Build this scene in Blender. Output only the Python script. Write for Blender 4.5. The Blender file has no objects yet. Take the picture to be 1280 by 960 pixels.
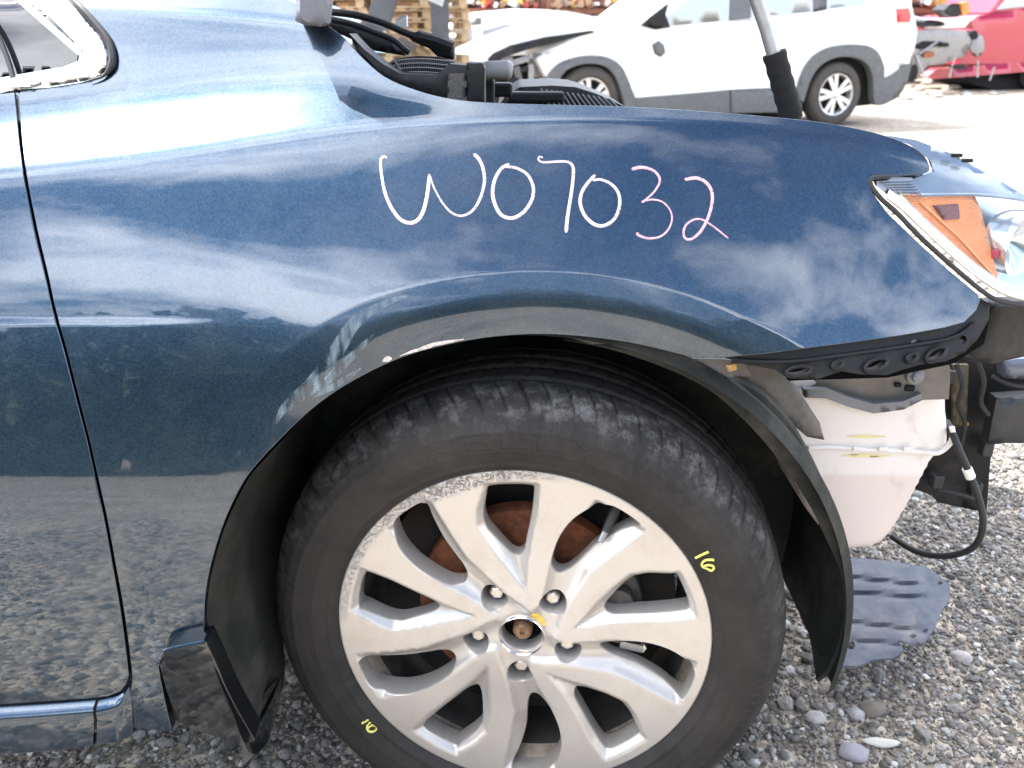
import bpy, bmesh, math, random
import numpy as np
from mathutils import Vector, Matrix, noise
from mathutils.geometry import delaunay_2d_cdt
random.seed(7); rng = np.random.default_rng(7)
sc = bpy.context.scene
R = math.radians
C = sc.collection

# ------------------------------------------------------------------ camera, sky, sun, exposure
F = 1100.0; PITCH = math.atan(440/F); CH = 1.0
cam = bpy.data.objects.new('camera', bpy.data.cameras.new('camera')); C.objects.link(cam)
cam.data.sensor_width = 36; cam.data.lens = 36*F/1280
cam.location = (0, 0, CH); cam.rotation_euler = (math.pi/2-PITCH, 0, 0)
cam.data.clip_start = .05; cam.data.clip_end = 2000
cam.data.dof.use_dof = True; cam.data.dof.focus_distance = 1.0; cam.data.dof.aperture_fstop = 9
sc.camera = cam
SUN_EL, SUN_AZ = 55, 58        # azimuth measured from +Y towards -X
sd = Vector((-math.sin(R(SUN_AZ))*math.cos(R(SUN_EL)), math.cos(R(SUN_AZ))*math.cos(R(SUN_EL)), math.sin(R(SUN_EL))))
sun = bpy.data.objects.new('sun', bpy.data.lights.new('sun', 'SUN')); C.objects.link(sun)
sun.data.energy = 5.0; sun.data.angle = R(.55); sun.data.color = (1, .95, .88)
sun.rotation_euler = sd.to_track_quat('Z', 'Y').to_euler()
sc.view_settings.view_transform = 'Standard'; sc.view_settings.look = 'None'
sc.view_settings.exposure = 1.72; sc.view_settings.gamma = 1
sc.render.engine = 'CYCLES'
sc.cycles.max_bounces = 8; sc.cycles.glossy_bounces = 5; sc.cycles.transmission_bounces = 6
sc.cycles.caustics_reflective = False; sc.cycles.caustics_refractive = False
sc.cycles.sample_clamp_indirect = 6

W = bpy.data.worlds.new('World'); sc.world = W; W.use_nodes = True
nt = W.node_tree; N = nt.nodes; L = nt.links; N.clear()
def nd(t, **k):
    n = N.new(t)
    for a, b in k.items(): setattr(n, a, b)
    return n
sky = nd('ShaderNodeTexSky', sky_type='NISHITA', sun_disc=False, sun_elevation=R(SUN_EL), sun_rotation=R(-SUN_AZ), air_density=1.0, dust_density=.6, ozone_density=1.1)
tc = nd('ShaderNodeTexCoord'); sep = nd('ShaderNodeSeparateXYZ'); L.new(tc.outputs['Generated'], sep.inputs[0])
zm = nd('ShaderNodeMath', operation='MAXIMUM'); L.new(sep.outputs[2], zm.inputs[0]); zm.inputs[1].default_value = 0
za = nd('ShaderNodeMath', operation='ADD'); L.new(zm.outputs[0], za.inputs[0]); za.inputs[1].default_value = .22
dx = nd('ShaderNodeMath', operation='DIVIDE'); L.new(sep.outputs[0], dx.inputs[0]); L.new(za.outputs[0], dx.inputs[1])
dy = nd('ShaderNodeMath', operation='DIVIDE'); L.new(sep.outputs[1], dy.inputs[0]); L.new(za.outputs[0], dy.inputs[1])
cmb = nd('ShaderNodeCombineXYZ'); L.new(dx.outputs[0], cmb.inputs[0]); L.new(dy.outputs[0], cmb.inputs[1])
mpp = nd('ShaderNodeMapping'); L.new(cmb.outputs[0], mpp.inputs[0]); mpp.inputs['Location'].default_value = (5.5, 13.3, 4.7); mpp.inputs['Scale'].default_value = (1.0, 1.25, 1)
cn = nd('ShaderNodeTexNoise'); L.new(mpp.outputs[0], cn.inputs['Vector']); cn.inputs['Scale'].default_value = 1.35; cn.inputs['Detail'].default_value = 9; cn.inputs['Roughness'].default_value = .55; cn.inputs['Distortion'].default_value = .25
cr = nd('ShaderNodeValToRGB'); L.new(cn.outputs['Fac'], cr.inputs[0])
cr.color_ramp.elements[0].position = .45; cr.color_ramp.elements[0].color = (0, 0, 0, 1)
cr.color_ramp.elements[1].position = .60; cr.color_ramp.elements[1].color = (.9, .9, .9, 1)
mx = nd('ShaderNodeMixRGB'); L.new(cr.outputs[0], mx.inputs[0]); L.new(sky.outputs[0], mx.inputs[1]); mx.inputs[2].default_value = (20.5, 20.7, 21.4, 1)
bg = nd('ShaderNodeBackground'); L.new(mx.outputs[0], bg.inputs[0]); bg.inputs[1].default_value = .12
wo = nd('ShaderNodeOutputWorld'); L.new(bg.outputs[0], wo.inputs[0])

# ------------------------------------------------------------------ helpers
def ray(u, v):
    x = (u-640)/F; y = (480-v)/F
    return Vector((x, math.cos(PITCH)+y*math.sin(PITCH), -math.sin(PITCH)+y*math.cos(PITCH)))
def at(u, v, Y):
    d = ray(u, v); d *= Y/d.y
    return Vector((d.x, d.y, d.z+CH))
def atz(u, v, z=0):
    d = ray(u, v); d *= (z-CH)/d.z
    return Vector((d.x, d.y, z))
def atx(u, v, X):
    d = ray(u, v); d *= X/d.x
    return Vector((d.x, d.y, d.z+CH))
ORIG = {}
def tag(o, label=None, cat=None, group=None, kind=None):
    if label: o['label'] = label
    if cat: o['category'] = cat
    if group: o['group'] = group
    if kind: o['kind'] = kind
    return o
def thing(name, label, cat, loc=(0, 0, 0), rz=0, group=None):
    o = bpy.data.objects.new(name, None); C.objects.link(o); o.location = loc; o.rotation_euler = (0, 0, rz)
    o.empty_display_size = .2
    return tag(o, label, cat, group)
def adopt(o, parent):
    """verts are written in world units: undo the parent's own placement"""
    if parent is None: return o
    o.parent = parent
    if parent.type == 'EMPTY':
        o.matrix_parent_inverse = (Matrix.Translation(parent.location) @ parent.rotation_euler.to_matrix().to_4x4()).inverted()
    return o
def mk(name, verts, faces, mat, parent=None, smooth=True, world=True, edges=()):
    me = bpy.data.meshes.new(name); me.from_pydata([tuple(v) for v in verts], list(edges), [tuple(f) for f in faces])
    if mat: me.materials.append(mat)
    if smooth: me.polygons.foreach_set('use_smooth', [True]*len(me.polygons))
    me.update()
    o = bpy.data.objects.new(name, me); C.objects.link(o)
    if parent is not None:
        if world: adopt(o, parent)
        else: o.parent = parent
    return o
class MB:
    def __init__(s): s.v = []; s.f = []
    def add(s, vs, fs):
        n = len(s.v); s.v += [Vector(v) for v in vs]; s.f += [tuple(i+n for i in f) for f in fs]; return s
    def box(s, c, size, rot=None, bevel=0.0):
        hx, hy, hz = [k/2 for k in size]; c = Vector(c)
        if bevel <= 0:
            P = [Vector((x, y, z)) for x in (-hx, hx) for y in (-hy, hy) for z in (-hz, hz)]
            Fc = [(0, 1, 3, 2), (4, 6, 7, 5), (0, 4, 5, 1), (2, 3, 7, 6), (0, 2, 6, 4), (1, 5, 7, 3)]
        else:
            b = min(bevel, hx*.9, hy*.9, hz*.9); bm = bmesh.new()
            bmesh.ops.create_cube(bm, size=1)
            for q in bm.verts: q.co = Vector((q.co.x*2*hx, q.co.y*2*hy, q.co.z*2*hz))
            bmesh.ops.bevel(bm, geom=bm.edges[:], offset=b, segments=2, affect='EDGES', profile=.5)
            bm.verts.index_update(); P = [q.co.copy() for q in bm.verts]; Fc = [[q.index for q in f.verts] for f in bm.faces]; bm.free()
        if rot is not None: P = [rot @ p for p in P]
        return s.add([p+c for p in P], Fc)
    def tube(s, pts, r, n=10, cap=True):
        pts = [Vector(p) for p in pts]; m = len(pts)
        rr = r if hasattr(r, '__len__') else [r]*m
        T = []
        for i in range(m):
            t = pts[min(i+1, m-1)]-pts[max(i-1, 0)]; T.append(t.normalized())
        up = Vector((0, 0, 1)) if abs(T[0].z) < .9 else Vector((1, 0, 0))
        a = T[0].cross(up).normalized(); vs = []
        for i in range(m):
            a = (a-T[i]*a.dot(T[i])).normalized(); b = T[i].cross(a)
            for k in range(n):
                w = 2*math.pi*k/n; vs.append(pts[i]+(a*math.cos(w)+b*math.sin(w))*rr[i])
        fs = [(i*n+k, i*n+(k+1) % n, (i+1)*n+(k+1) % n, (i+1)*n+k) for i in range(m-1) for k in range(n)]
        if cap: fs += [tuple(range(n))[::-1], tuple((m-1)*n+k for k in range(n))]
        return s.add(vs, fs)
    def lathe(s, prof, M, n=48, close=False, a0=0, a1=2*math.pi):
        """prof: (radius, axial) pairs, axis = local Z of M"""
        full = abs(a1-a0-2*math.pi) < 1e-6; k_ = n if full else n+1; m = len(prof)
        vs = [M @ Vector((r*math.cos(a0+(a1-a0)*k/n), r*math.sin(a0+(a1-a0)*k/n), h)) for r, h in prof for k in range(k_)]
        fs = [(i*k_+k, i*k_+(k+1) % k_, (i+1)*k_+(k+1) % k_, (i+1)*k_+k) for i in range(m-1) for k in range(n)]
        return s.add(vs, fs)
    def prism(s, loop, off):
        """closed loop of points, extruded by vector off"""
        n = len(loop); loop = [Vector(p) for p in loop]; off = Vector(off)
        return s.add(loop+[p+off for p in loop], [tuple(range(n)), tuple(range(2*n-1, n-1, -1))]+[(i, n+i, n+(i+1) % n, (i+1) % n) for i in range(n)])
    def build(s, name, mat, parent=None, smooth=False, bevel=0, fix=True):
        o = mk(name, s.v, s.f, mat, parent, smooth)
        if fix:
            bm = bmesh.new(); bm.from_mesh(o.data); bmesh.ops.recalc_face_normals(bm, faces=bm.faces[:])
            if bevel:
                es = [e for e in bm.edges if len(e.link_faces) == 2 and e.calc_face_angle() > .6]
                bmesh.ops.bevel(bm, geom=es, offset=bevel, segments=2, affect='EDGES', profile=.5, clamp_overlap=True)
            bm.to_mesh(o.data); bm.free()
        if smooth or bevel: autosmooth(o)
        return o
def autosmooth(o, ang=.7):
    me = o.data; me.polygons.foreach_set('use_smooth', [True]*len(me.polygons))
    bm = bmesh.new(); bm.from_mesh(me)
    for e in bm.edges: e.smooth = not (len(e.link_faces) == 2 and e.calc_face_angle() > ang)
    bm.to_mesh(me); bm.free()
def spline(pts, n=8, closed=False):
    """Catmull-Rom through points (tuples of any size)"""
    P = [np.array(p, float) for p in pts]; m = len(P); out = []
    rngm = range(m) if closed else range(m-1)
    for i in rngm:
        if closed: p0, p1, p2, p3 = P[i-1], P[i], P[(i+1) % m], P[(i+2) % m]
        else:
            p1, p2 = P[i], P[i+1]; p0 = P[i-1] if i > 0 else 2*p1-p2; p3 = P[i+2] if i+2 < m else 2*p2-p1
        for k in range(n):
            t = k/n; out.append(.5*((2*p1)+(-p0+p2)*t+(2*p0-5*p1+4*p2-p3)*t*t+(-p0+3*p1-3*p2+p3)*t**3))
    if not closed: out.append(P[-1])
    return [tuple(q) for q in out]

# ------------------------------------------------------------------ materials
def M_(name, col, rough=.5, metal=0.0, coat=0.0, var=0.0, vscale=20, bump=0.0, bscale=80, spec=.5, dirt=None, dscale=6, damt=.5, ior=None, trans=0, coatrough=.03, rvar=0.0):
    m = bpy.data.materials.new(name); m.use_nodes = True; t = m.node_tree; n = t.nodes; l = t.links
    p = n['Principled BSDF']; p.inputs['Base Color'].default_value = (*col, 1); p.inputs['Roughness'].default_value = rough; p.inputs['Metallic'].default_value = metal
    p.inputs['Coat Weight'].default_value = coat; p.inputs['Coat Roughness'].default_value = coatrough; p.inputs['Specular IOR Level'].default_value = spec
    if trans: p.inputs['Transmission Weight'].default_value = trans
    if ior: p.inputs['IOR'].default_value = ior
    geo = n.new('ShaderNodeTexCoord'); src = geo.outputs['Object']
    colout = None
    if var:
        nz = n.new('ShaderNodeTexNoise'); nz.inputs['Scale'].default_value = vscale; nz.inputs['Detail'].default_value = 6; nz.inputs['Roughness'].default_value = .65; l.new(src, nz.inputs['Vector'])
        mr = n.new('ShaderNodeMapRange'); mr.inputs[1].default_value = .3; mr.inputs[2].default_value = .7; mr.inputs[3].default_value = 1-var; mr.inputs[4].default_value = 1+var; l.new(nz.outputs['Fac'], mr.inputs[0])
        mu = n.new('ShaderNodeVectorMath'); mu.operation = 'SCALE'; mu.inputs[0].default_value = col; l.new(mr.outputs[0], mu.inputs['Scale']); colout = mu.outputs[0]
        if rvar:
            m2 = n.new('ShaderNodeMapRange'); m2.inputs[1].default_value = .3; m2.inputs[2].default_value = .7; m2.inputs[3].default_value = max(.03, rough-rvar); m2.inputs[4].default_value = min(1, rough+rvar); l.new(nz.outputs['Fac'], m2.inputs[0]); l.new(m2.outputs[0], p.inputs['Roughness'])
    if dirt:
        dz = n.new('ShaderNodeTexNoise'); dz.inputs['Scale'].default_value = dscale; dz.inputs['Detail'].default_value = 8; dz.inputs['Roughness'].default_value = .7; l.new(src, dz.inputs['Vector'])
        rp = n.new('ShaderNodeMapRange'); rp.inputs[1].default_value = .62-damt*.25; rp.inputs[2].default_value = .72; rp.inputs[4].default_value = .9; l.new(dz.outputs['Fac'], rp.inputs[0])
        mi = n.new('ShaderNodeMixRGB'); l.new(rp.outputs[0], mi.inputs[0]); mi.inputs[1].default_value = (*col, 1); mi.inputs[2].default_value = (*dirt, 1)
        if colout: l.new(colout, mi.inputs[1])
        colout = mi.outputs[0]
    if colout: l.new(colout, p.inputs['Base Color'])
    if bump:
        bz = n.new('ShaderNodeTexNoise'); bz.inputs['Scale'].default_value = bscale; bz.inputs['Detail'].default_value = 5; l.new(src, bz.inputs['Vector'])
        bp = n.new('ShaderNodeBump'); bp.inputs['Strength'].default_value = bump; bp.inputs['Distance'].default_value = .002; l.new(bz.outputs['Fac'], bp.inputs['Height']); l.new(bp.outputs[0], p.inputs['Normal'])
    return m
def paint(name, col, flake=.35, metal=.75):
    m = M_(name, col, .31, metal, 1.0); t = m.node_tree; n = t.nodes; l = t.links; p = n['Principled BSDF']; p.inputs['Coat IOR'].default_value = 1.65
    tcn = n.new('ShaderNodeTexCoord'); vo = n.new('ShaderNodeTexVoronoi'); vo.inputs['Scale'].default_value = 900; l.new(tcn.outputs['Object'], vo.inputs['Vector'])
    sx = n.new('ShaderNodeSeparateXYZ'); l.new(vo.outputs['Color'], sx.inputs[0])
    mr = n.new('ShaderNodeMapRange'); mr.inputs[3].default_value = 1-flake; mr.inputs[4].default_value = 1+flake; l.new(sx.outputs[0], mr.inputs[0])
    mu = n.new('ShaderNodeVectorMath'); mu.operation = 'SCALE'; mu.inputs[0].default_value = col; l.new(mr.outputs[0], mu.inputs['Scale'])
    # thin dust film, thicker in blotches
    dz = n.new('ShaderNodeTexNoise'); dz.inputs['Scale'].default_value = 5; dz.inputs['Detail'].default_value = 10; dz.inputs['Roughness'].default_value = .75; l.new(tcn.outputs['Object'], dz.inputs['Vector'])
    dr = n.new('ShaderNodeMapRange'); dr.inputs[1].default_value = .45; dr.inputs[2].default_value = .75; dr.inputs[3].default_value = 0.0; dr.inputs[4].default_value = .10; l.new(dz.outputs['Fac'], dr.inputs[0])
    sp = n.new('ShaderNodeTexVoronoi'); sp.inputs['Scale'].default_value = 42; l.new(tcn.outputs['Object'], sp.inputs['Vector'])
    sr = n.new('ShaderNodeMapRange'); sr.inputs[1].default_value = .025; sr.inputs[2].default_value = .045; sr.inputs[3].default_value = .12; sr.inputs[4].default_value = 0; l.new(sp.outputs['Distance'], sr.inputs[0])
    ad = n.new('ShaderNodeMath'); ad.operation = 'MAXIMUM'; l.new(dr.outputs[0], ad.inputs[0]); l.new(sr.outputs[0], ad.inputs[1])
    mi = n.new('ShaderNodeMixRGB'); l.new(ad.outputs[0], mi.inputs[0]); l.new(mu.outputs[0], mi.inputs[1]); mi.inputs[2].default_value = (.45, .43, .40, 1); l.new(mi.outputs[0], p.inputs['Base Color'])
    cr_ = n.new('ShaderNodeMapRange'); cr_.inputs[1].default_value = .4; cr_.inputs[2].default_value = .8; cr_.inputs[3].default_value = .012; cr_.inputs[4].default_value = .07; l.new(dz.outputs['Fac'], cr_.inputs[0]); l.new(cr_.outputs[0], p.inputs['Coat Roughness'])
    bz = n.new('ShaderNodeTexNoise'); bz.inputs['Scale'].default_value = 9; bz.inputs['Detail'].default_value = 1; l.new(tcn.outputs['Object'], bz.inputs['Vector'])
    bp = n.new('ShaderNodeBump'); bp.inputs['Strength'].default_value = .25; bp.inputs['Distance'].default_value = .002; l.new(bz.outputs['Fac'], bp.inputs['Height']); l.new(bp.outputs[0], p.inputs['Coat Normal'])
    return m
m_blue = paint('blue_paint', (.028, .056, .094), metal=.95)
m_black = M_('black_plastic', (.012, .0125, .014), .48, spec=.25, var=.3, bump=.15, bscale=300, dirt=(.05, .047, .043), damt=.25)
m_dark = M_('dark_void', (.008, .008, .009), .9)
m_liner = M_('liner_plastic', (.009, .012, .0115), .62, spec=.3, var=.35, vscale=14, bump=.35, bscale=120, dirt=(.07, .066, .058), dscale=9, damt=.6)
m_rubber = M_('black_rubber', (.02, .02, .022), .6, var=.2)
m_chrome = M_('chrome_trim', (.85, .85, .86), .12, 1.0)
m_steel = M_('grey_steel', (.32, .33, .35), .4, .85, var=.25, vscale=30)
m_glass = M_('tinted_glass', (.015, .016, .018), .03, 0, 1.0)
m_writing = M_('marker_paint', (.9, .86, .9), .6)

# ------------------------------------------------------------------ body side surface  y = S(x, z)
XG = np.arange(-1.05, 1.10, .005); ZG = np.arange(.04, 1.22, .001)
def poly(pts):
    a = np.array(pts, float); xs = a[:, 0]; ys = a[:, 1]
    def f(u):   # smoothed piecewise linear
        return sum(np.interp(u+k, xs, ys)*w for k, w in ((-60, .15), (-30, .2), (0, .3), (30, .2), (60, .15)))
    return f
#        row v(u),                                                   beta(u)
rows = [
 (poly([(-400, 1060), (1700, 1060)]),                                poly([(0, -6), (1, -6)])),
 (poly([(-400, 880), (1700, 880)]),                                  poly([(0, -2), (300, -1)])),
 (poly([(-400, 700), (1700, 700)]),                                  poly([(0, 6), (300, 5)])),
 (poly([(-400, 590), (1700, 590)]),                                  poly([(0, 13), (300, 12.5), (500, 15)])),
 (poly([(-400, 480), (1700, 480)]),                                  poly([(0, 14), (350, 13), (480, 17), (700, 22)])),
 (poly([(-400, 403), (250, 403), (1700, 440)]),                    poly([(0, 15.5), (300, 16), (480, 20), (700, 22)])),
 (poly([(-400, 401), (250, 401), (1700, 436)]),                      poly([(0, 56), (180, 56), (250, 17), (480, 20), (700, 22)])),
 (poly([(-400, 398.5), (250, 399), (1700, 432)]),                      poly([(0, 16), (300, 17.5), (480, 20), (700, 22)])),
 (poly([(-400, 372), (250, 372), (700, 380), (1700, 400)]),          poly([(0, 18), (250, 19), (480, 21.5), (900, 23)])),
 (poly([(-400, 300), (1700, 300)]),                                  poly([(0, 21), (400, 24), (700, 24)])),
 (poly([(-400, 268), (0, 250), (200, 228), (380, 202), (600, 182), (760, 176), (1000, 195), (1700, 330)]), poly([(0, 25), (400, 27), (700, 25.5)])),
 (poly([(-400, 260), (0, 224), (200, 201), (380, 172), (480, 161), (600, 152), (760, 150), (900, 157), (1000, 167), (1100, 183), (1165, 207), (1700, 310)]), poly([(0, 30), (400, 31), (700, 27)])),
 (poly([(-400, 232), (0, 205), (200, 183), (380, 155), (480, 149), (600, 147), (760, 146), (900, 153), (1000, 163), (1100, 179), (1165, 203), (1700, 300)]), poly([(0, 56), (420, 56), (600, 48), (800, 44)])),
 (poly([(-400, 190), (0, 170), (200, 145), (380, 120), (480, 128), (600, 132), (760, 134), (1000, 148), (1165, 185), (1700, 270)]), poly([(0, 53), (420, 53), (600, 47), (800, 43)])),
 (poly([(-400, 140), (0, 118), (200, 95), (380, 80), (480, 100), (600, 110), (760, 115), (1100, 150), (1700, 220)]), poly([(0, 33), (420, 36), (600, 42), (700, 40)])),
 (poly([(-400, 40), (100, 38), (400, 50), (600, 90), (760, 100), (1100, 130), (1700, 200)]), poly([(0, 26), (420, 27), (700, 36)])),
 (poly([(-400, 14), (95, 12), (200, 17), (365, 30), (480, 45), (700, 70), (1700, 170)]), poly([(0, 29), (420, 30), (700, 36)])),
 (poly([(-400, -2), (95, 4), (200, 9), (365, 22), (480, 37), (700, 60), (1700, 160)]), poly([(0, 62), (420, 58), (700, 40)])),
 (poly([(-400, -200), (1700, -200)]),                                poly([(0, 62), (700, 40)])),
]
cp_, sp_ = math.cos(PITCH), math.sin(PITCH)
Zd = ZG-CH
def y0f(x): return np.interp(x, [-1.1, -.8, -.4, -.1, .15, .3, .42, .52, .62, .75, .9, 1.1], [.895, .878, .865, .863, .868, .878, .894, .915, .945, 1.0, 1.09, 1.26])
y0 = y0f(XG); ker = np.exp(-np.linspace(-2, 2, 41)**2); ker /= ker.sum()
y0 = np.convolve(np.pad(y0, 20, mode='edge'), ker, 'valid')
ZREF = int((.735-ZG[0])/.001)
Y = np.repeat(y0[:, None], len(ZG), 1)
for it in range(5):
    D = Y*cp_-Zd[None]*sp_; U = 640+F*XG[:, None]/D; V = 480-F*(Y*sp_+Zd[None]*cp_)/D
    zk = []; bk = []
    for fv, fb in rows:
        g = V-fv(U)           # decreasing with z
        idx = np.array([np.searchsorted(-g[i], 0) for i in range(len(XG))]); idx = np.clip(idx, 1, len(ZG)-1)
        ii = np.arange(len(XG)); g0 = g[ii, idx-1]; g1 = g[ii, idx]; tt = np.clip(g0/(g0-g1+1e-12), -50, 50)
        zk.append(ZG[idx-1]+.001*tt); bk.append(fb(U[ii, idx]))
    zk = np.maximum.accumulate(np.array(zk)+np.arange(len(rows))[:, None]*1e-5, 0); bk = np.array(bk)
    B = np.empty_like(Y)
    for i in range(len(XG)): B[i] = np.interp(ZG, zk[:, i], bk[:, i])
    k9 = np.ones(7)/7
    B = np.apply_along_axis(lambda r: np.convolve(np.pad(r, 3, mode='edge'), k9, 'valid'), 1, B)
    k7 = np.exp(-np.linspace(-2, 2, 25)**2); k7 /= k7.sum()
    B = np.apply_along_axis(lambda r: np.convolve(np.pad(r, 12, mode='edge'), k7, 'valid'), 0, B)
    T = np.tan(np.radians(B)); I = np.cumsum(T, 1)*.001; I -= I[:, ZREF:ZREF+1]
    Y = y0[:, None]+I
# the wheel arch flare: below an arc line the panel stands upright
WX, WZ = .011, .312
def wpol(x, z): return np.hypot(x-WX, z-WZ), np.degrees(np.arctan2(z-WZ, x-WX))
def S0(x, z):
    fx = (x-XG[0])/.005; fz = (z-ZG[0])/.001
    i = np.clip(np.floor(fx).astype(int), 0, len(XG)-2); j = np.clip(np.floor(fz).astype(int), 0, len(ZG)-2); a = np.clip(fx-i, 0, 1); b = np.clip(fz-j, 0, 1)
    return (Y[i, j]*(1-a)+Y[i+1, j]*a)*(1-b)+(Y[i, j+1]*(1-a)+Y[i+1, j+1]*a)*b
def S(x, z): return float(S0(np.array([x]), np.array([z]))[0])
def onS(u, v, off=0.0):
    Yv = .87; d = ray(u, v)
    for k in range(25):
        q = d*(Yv/d.y); Yn = S(q.x, q.z+CH)-off; Yv += (Yn-Yv)*.6
    q = d*(Yv/d.y); return Vector((q.x, Yv, q.z+CH))
arc_px = [(255, 560), (300, 500), (345, 450), (395, 408), (450, 376), (530, 351), (620, 338), (700, 336), (780, 345), (860, 365), (930, 394), (1004, 432), (1060, 470)]
ap = np.array([wpol(*[onS(*q)[k] for k in (0, 2)]) for q in arc_px]); ap = ap[np.argsort(ap[:, 1])]
XX, ZZ = np.meshgrid(XG, ZG, indexing='ij'); rr, th = wpol(XX, ZZ)
ra = np.interp(th, ap[:, 1], ap[:, 0])
kap = np.interp(th, [-5, 10, 30, 60, 90, 108, 122, 136, 150], [0, .2, .34, .36, .36, .30, .17, .05, 0])
d = np.maximum(0, ra-rr); d = np.where(d < .004, d*d/.008, d-.002)*(rr > .2)
dd_ = np.linspace(0, .14, 281); sl = .35+.65*np.clip((dd_-.018)/.028, 0, 1)**2*(3-2*np.clip((dd_-.018)/.028, 0, 1)); Y = Y+kap*np.interp(np.minimum(d, .12), dd_, np.cumsum(sl)*.0005)
gx = np.gradient(Y, .005, axis=0); gz = np.gradient(Y, .001, axis=1)
def SN(x, z):
    fx = (x-XG[0])/.005; fz = (z-ZG[0])/.001
    i = np.clip(np.floor(fx).astype(int), 0, len(XG)-2); j = np.clip(np.floor(fz).astype(int), 0, len(ZG)-2); a = np.clip(fx-i, 0, 1); b = np.clip(fz-j, 0, 1)
    def g(A): return (A[i, j]*(1-a)+A[i+1, j]*a)*(1-b)+(A[i, j+1]*(1-a)+A[i+1, j+1]*a)*b
    n = np.stack([g(gx), -np.ones_like(x), g(gz)], 1); return n/np.linalg.norm(n, axis=1)[:, None]

def inside(P, poly_):
    x, y = P[:, 0], P[:, 1]; res = np.zeros(len(P), bool); n = len(poly_)
    for i in range(n):
        x1, y1 = poly_[i]; x2, y2 = poly_[(i+1) % n]
        c = ((y1 > y) != (y2 > y)); 
        if y1 != y2: res ^= c & (x < (x2-x1)*(y-y1)/(y2-y1)+x1)
    return res
def pdist(P, poly_, closed=True):
    n = len(poly_); best = np.full(len(P), 1e9)
    for i in range(n if closed else n-1):
        a = np.array(poly_[i]); b = np.array(poly_[(i+1) % n]); ab = b-a; L2 = ab @ ab+1e-18
        t = np.clip(((P-a) @ ab)/L2, 0, 1); best = np.minimum(best, np.hypot(*(P-a-t[:, None]*ab).T))
    return best
def cdt(outline, holes, sx, sz):
    """triangulate a polygon with holes on a regular inner grid -> pts2d, tris"""
    loops = [outline]+holes; pts = []; edges = []
    for lp in loops:
        n = len(pts); pts += [tuple(q) for q in lp]; edges += [(n+i, n+(i+1) % len(lp)) for i in range(len(lp))]
    o = np.array(outline); gx_, gz_ = np.meshgrid(np.arange(o[:, 0].min(), o[:, 0].max(), sx), np.arange(o[:, 1].min(), o[:, 1].max(), sz))
    G = np.stack([gx_.ravel(), gz_.ravel()], 1)
    k = inside(G, outline) & (pdist(G, outline) > .45*min(sx, sz))
    for h in holes: k &= ~inside(G, h) & (pdist(G, h) > .45*min(sx, sz))
    pts += [tuple(q) for q in G[k]]
    r = delaunay_2d_cdt([Vector(q) for q in pts], edges, [], 0, 1e-7)
    P = np.array([tuple(q) for q in r[0]]); Tt = np.array([f for f in r[2] if len(f) == 3])
    ce = P[Tt].mean(1); keep = inside(ce, outline)
    for h in holes: keep &= ~inside(ce, h)
    return P, Tt[keep]
def resample(pts, step):
    P = np.array(pts, float); out = []
    n = len(P)
    for i in range(n):
        a, b = P[i], P[(i+1) % n]; m = max(1, int(math.ceil(np.linalg.norm(b-a)/step)))
        for k in range(m): out.append(tuple(a+(b-a)*k/m))
    return out
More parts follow.
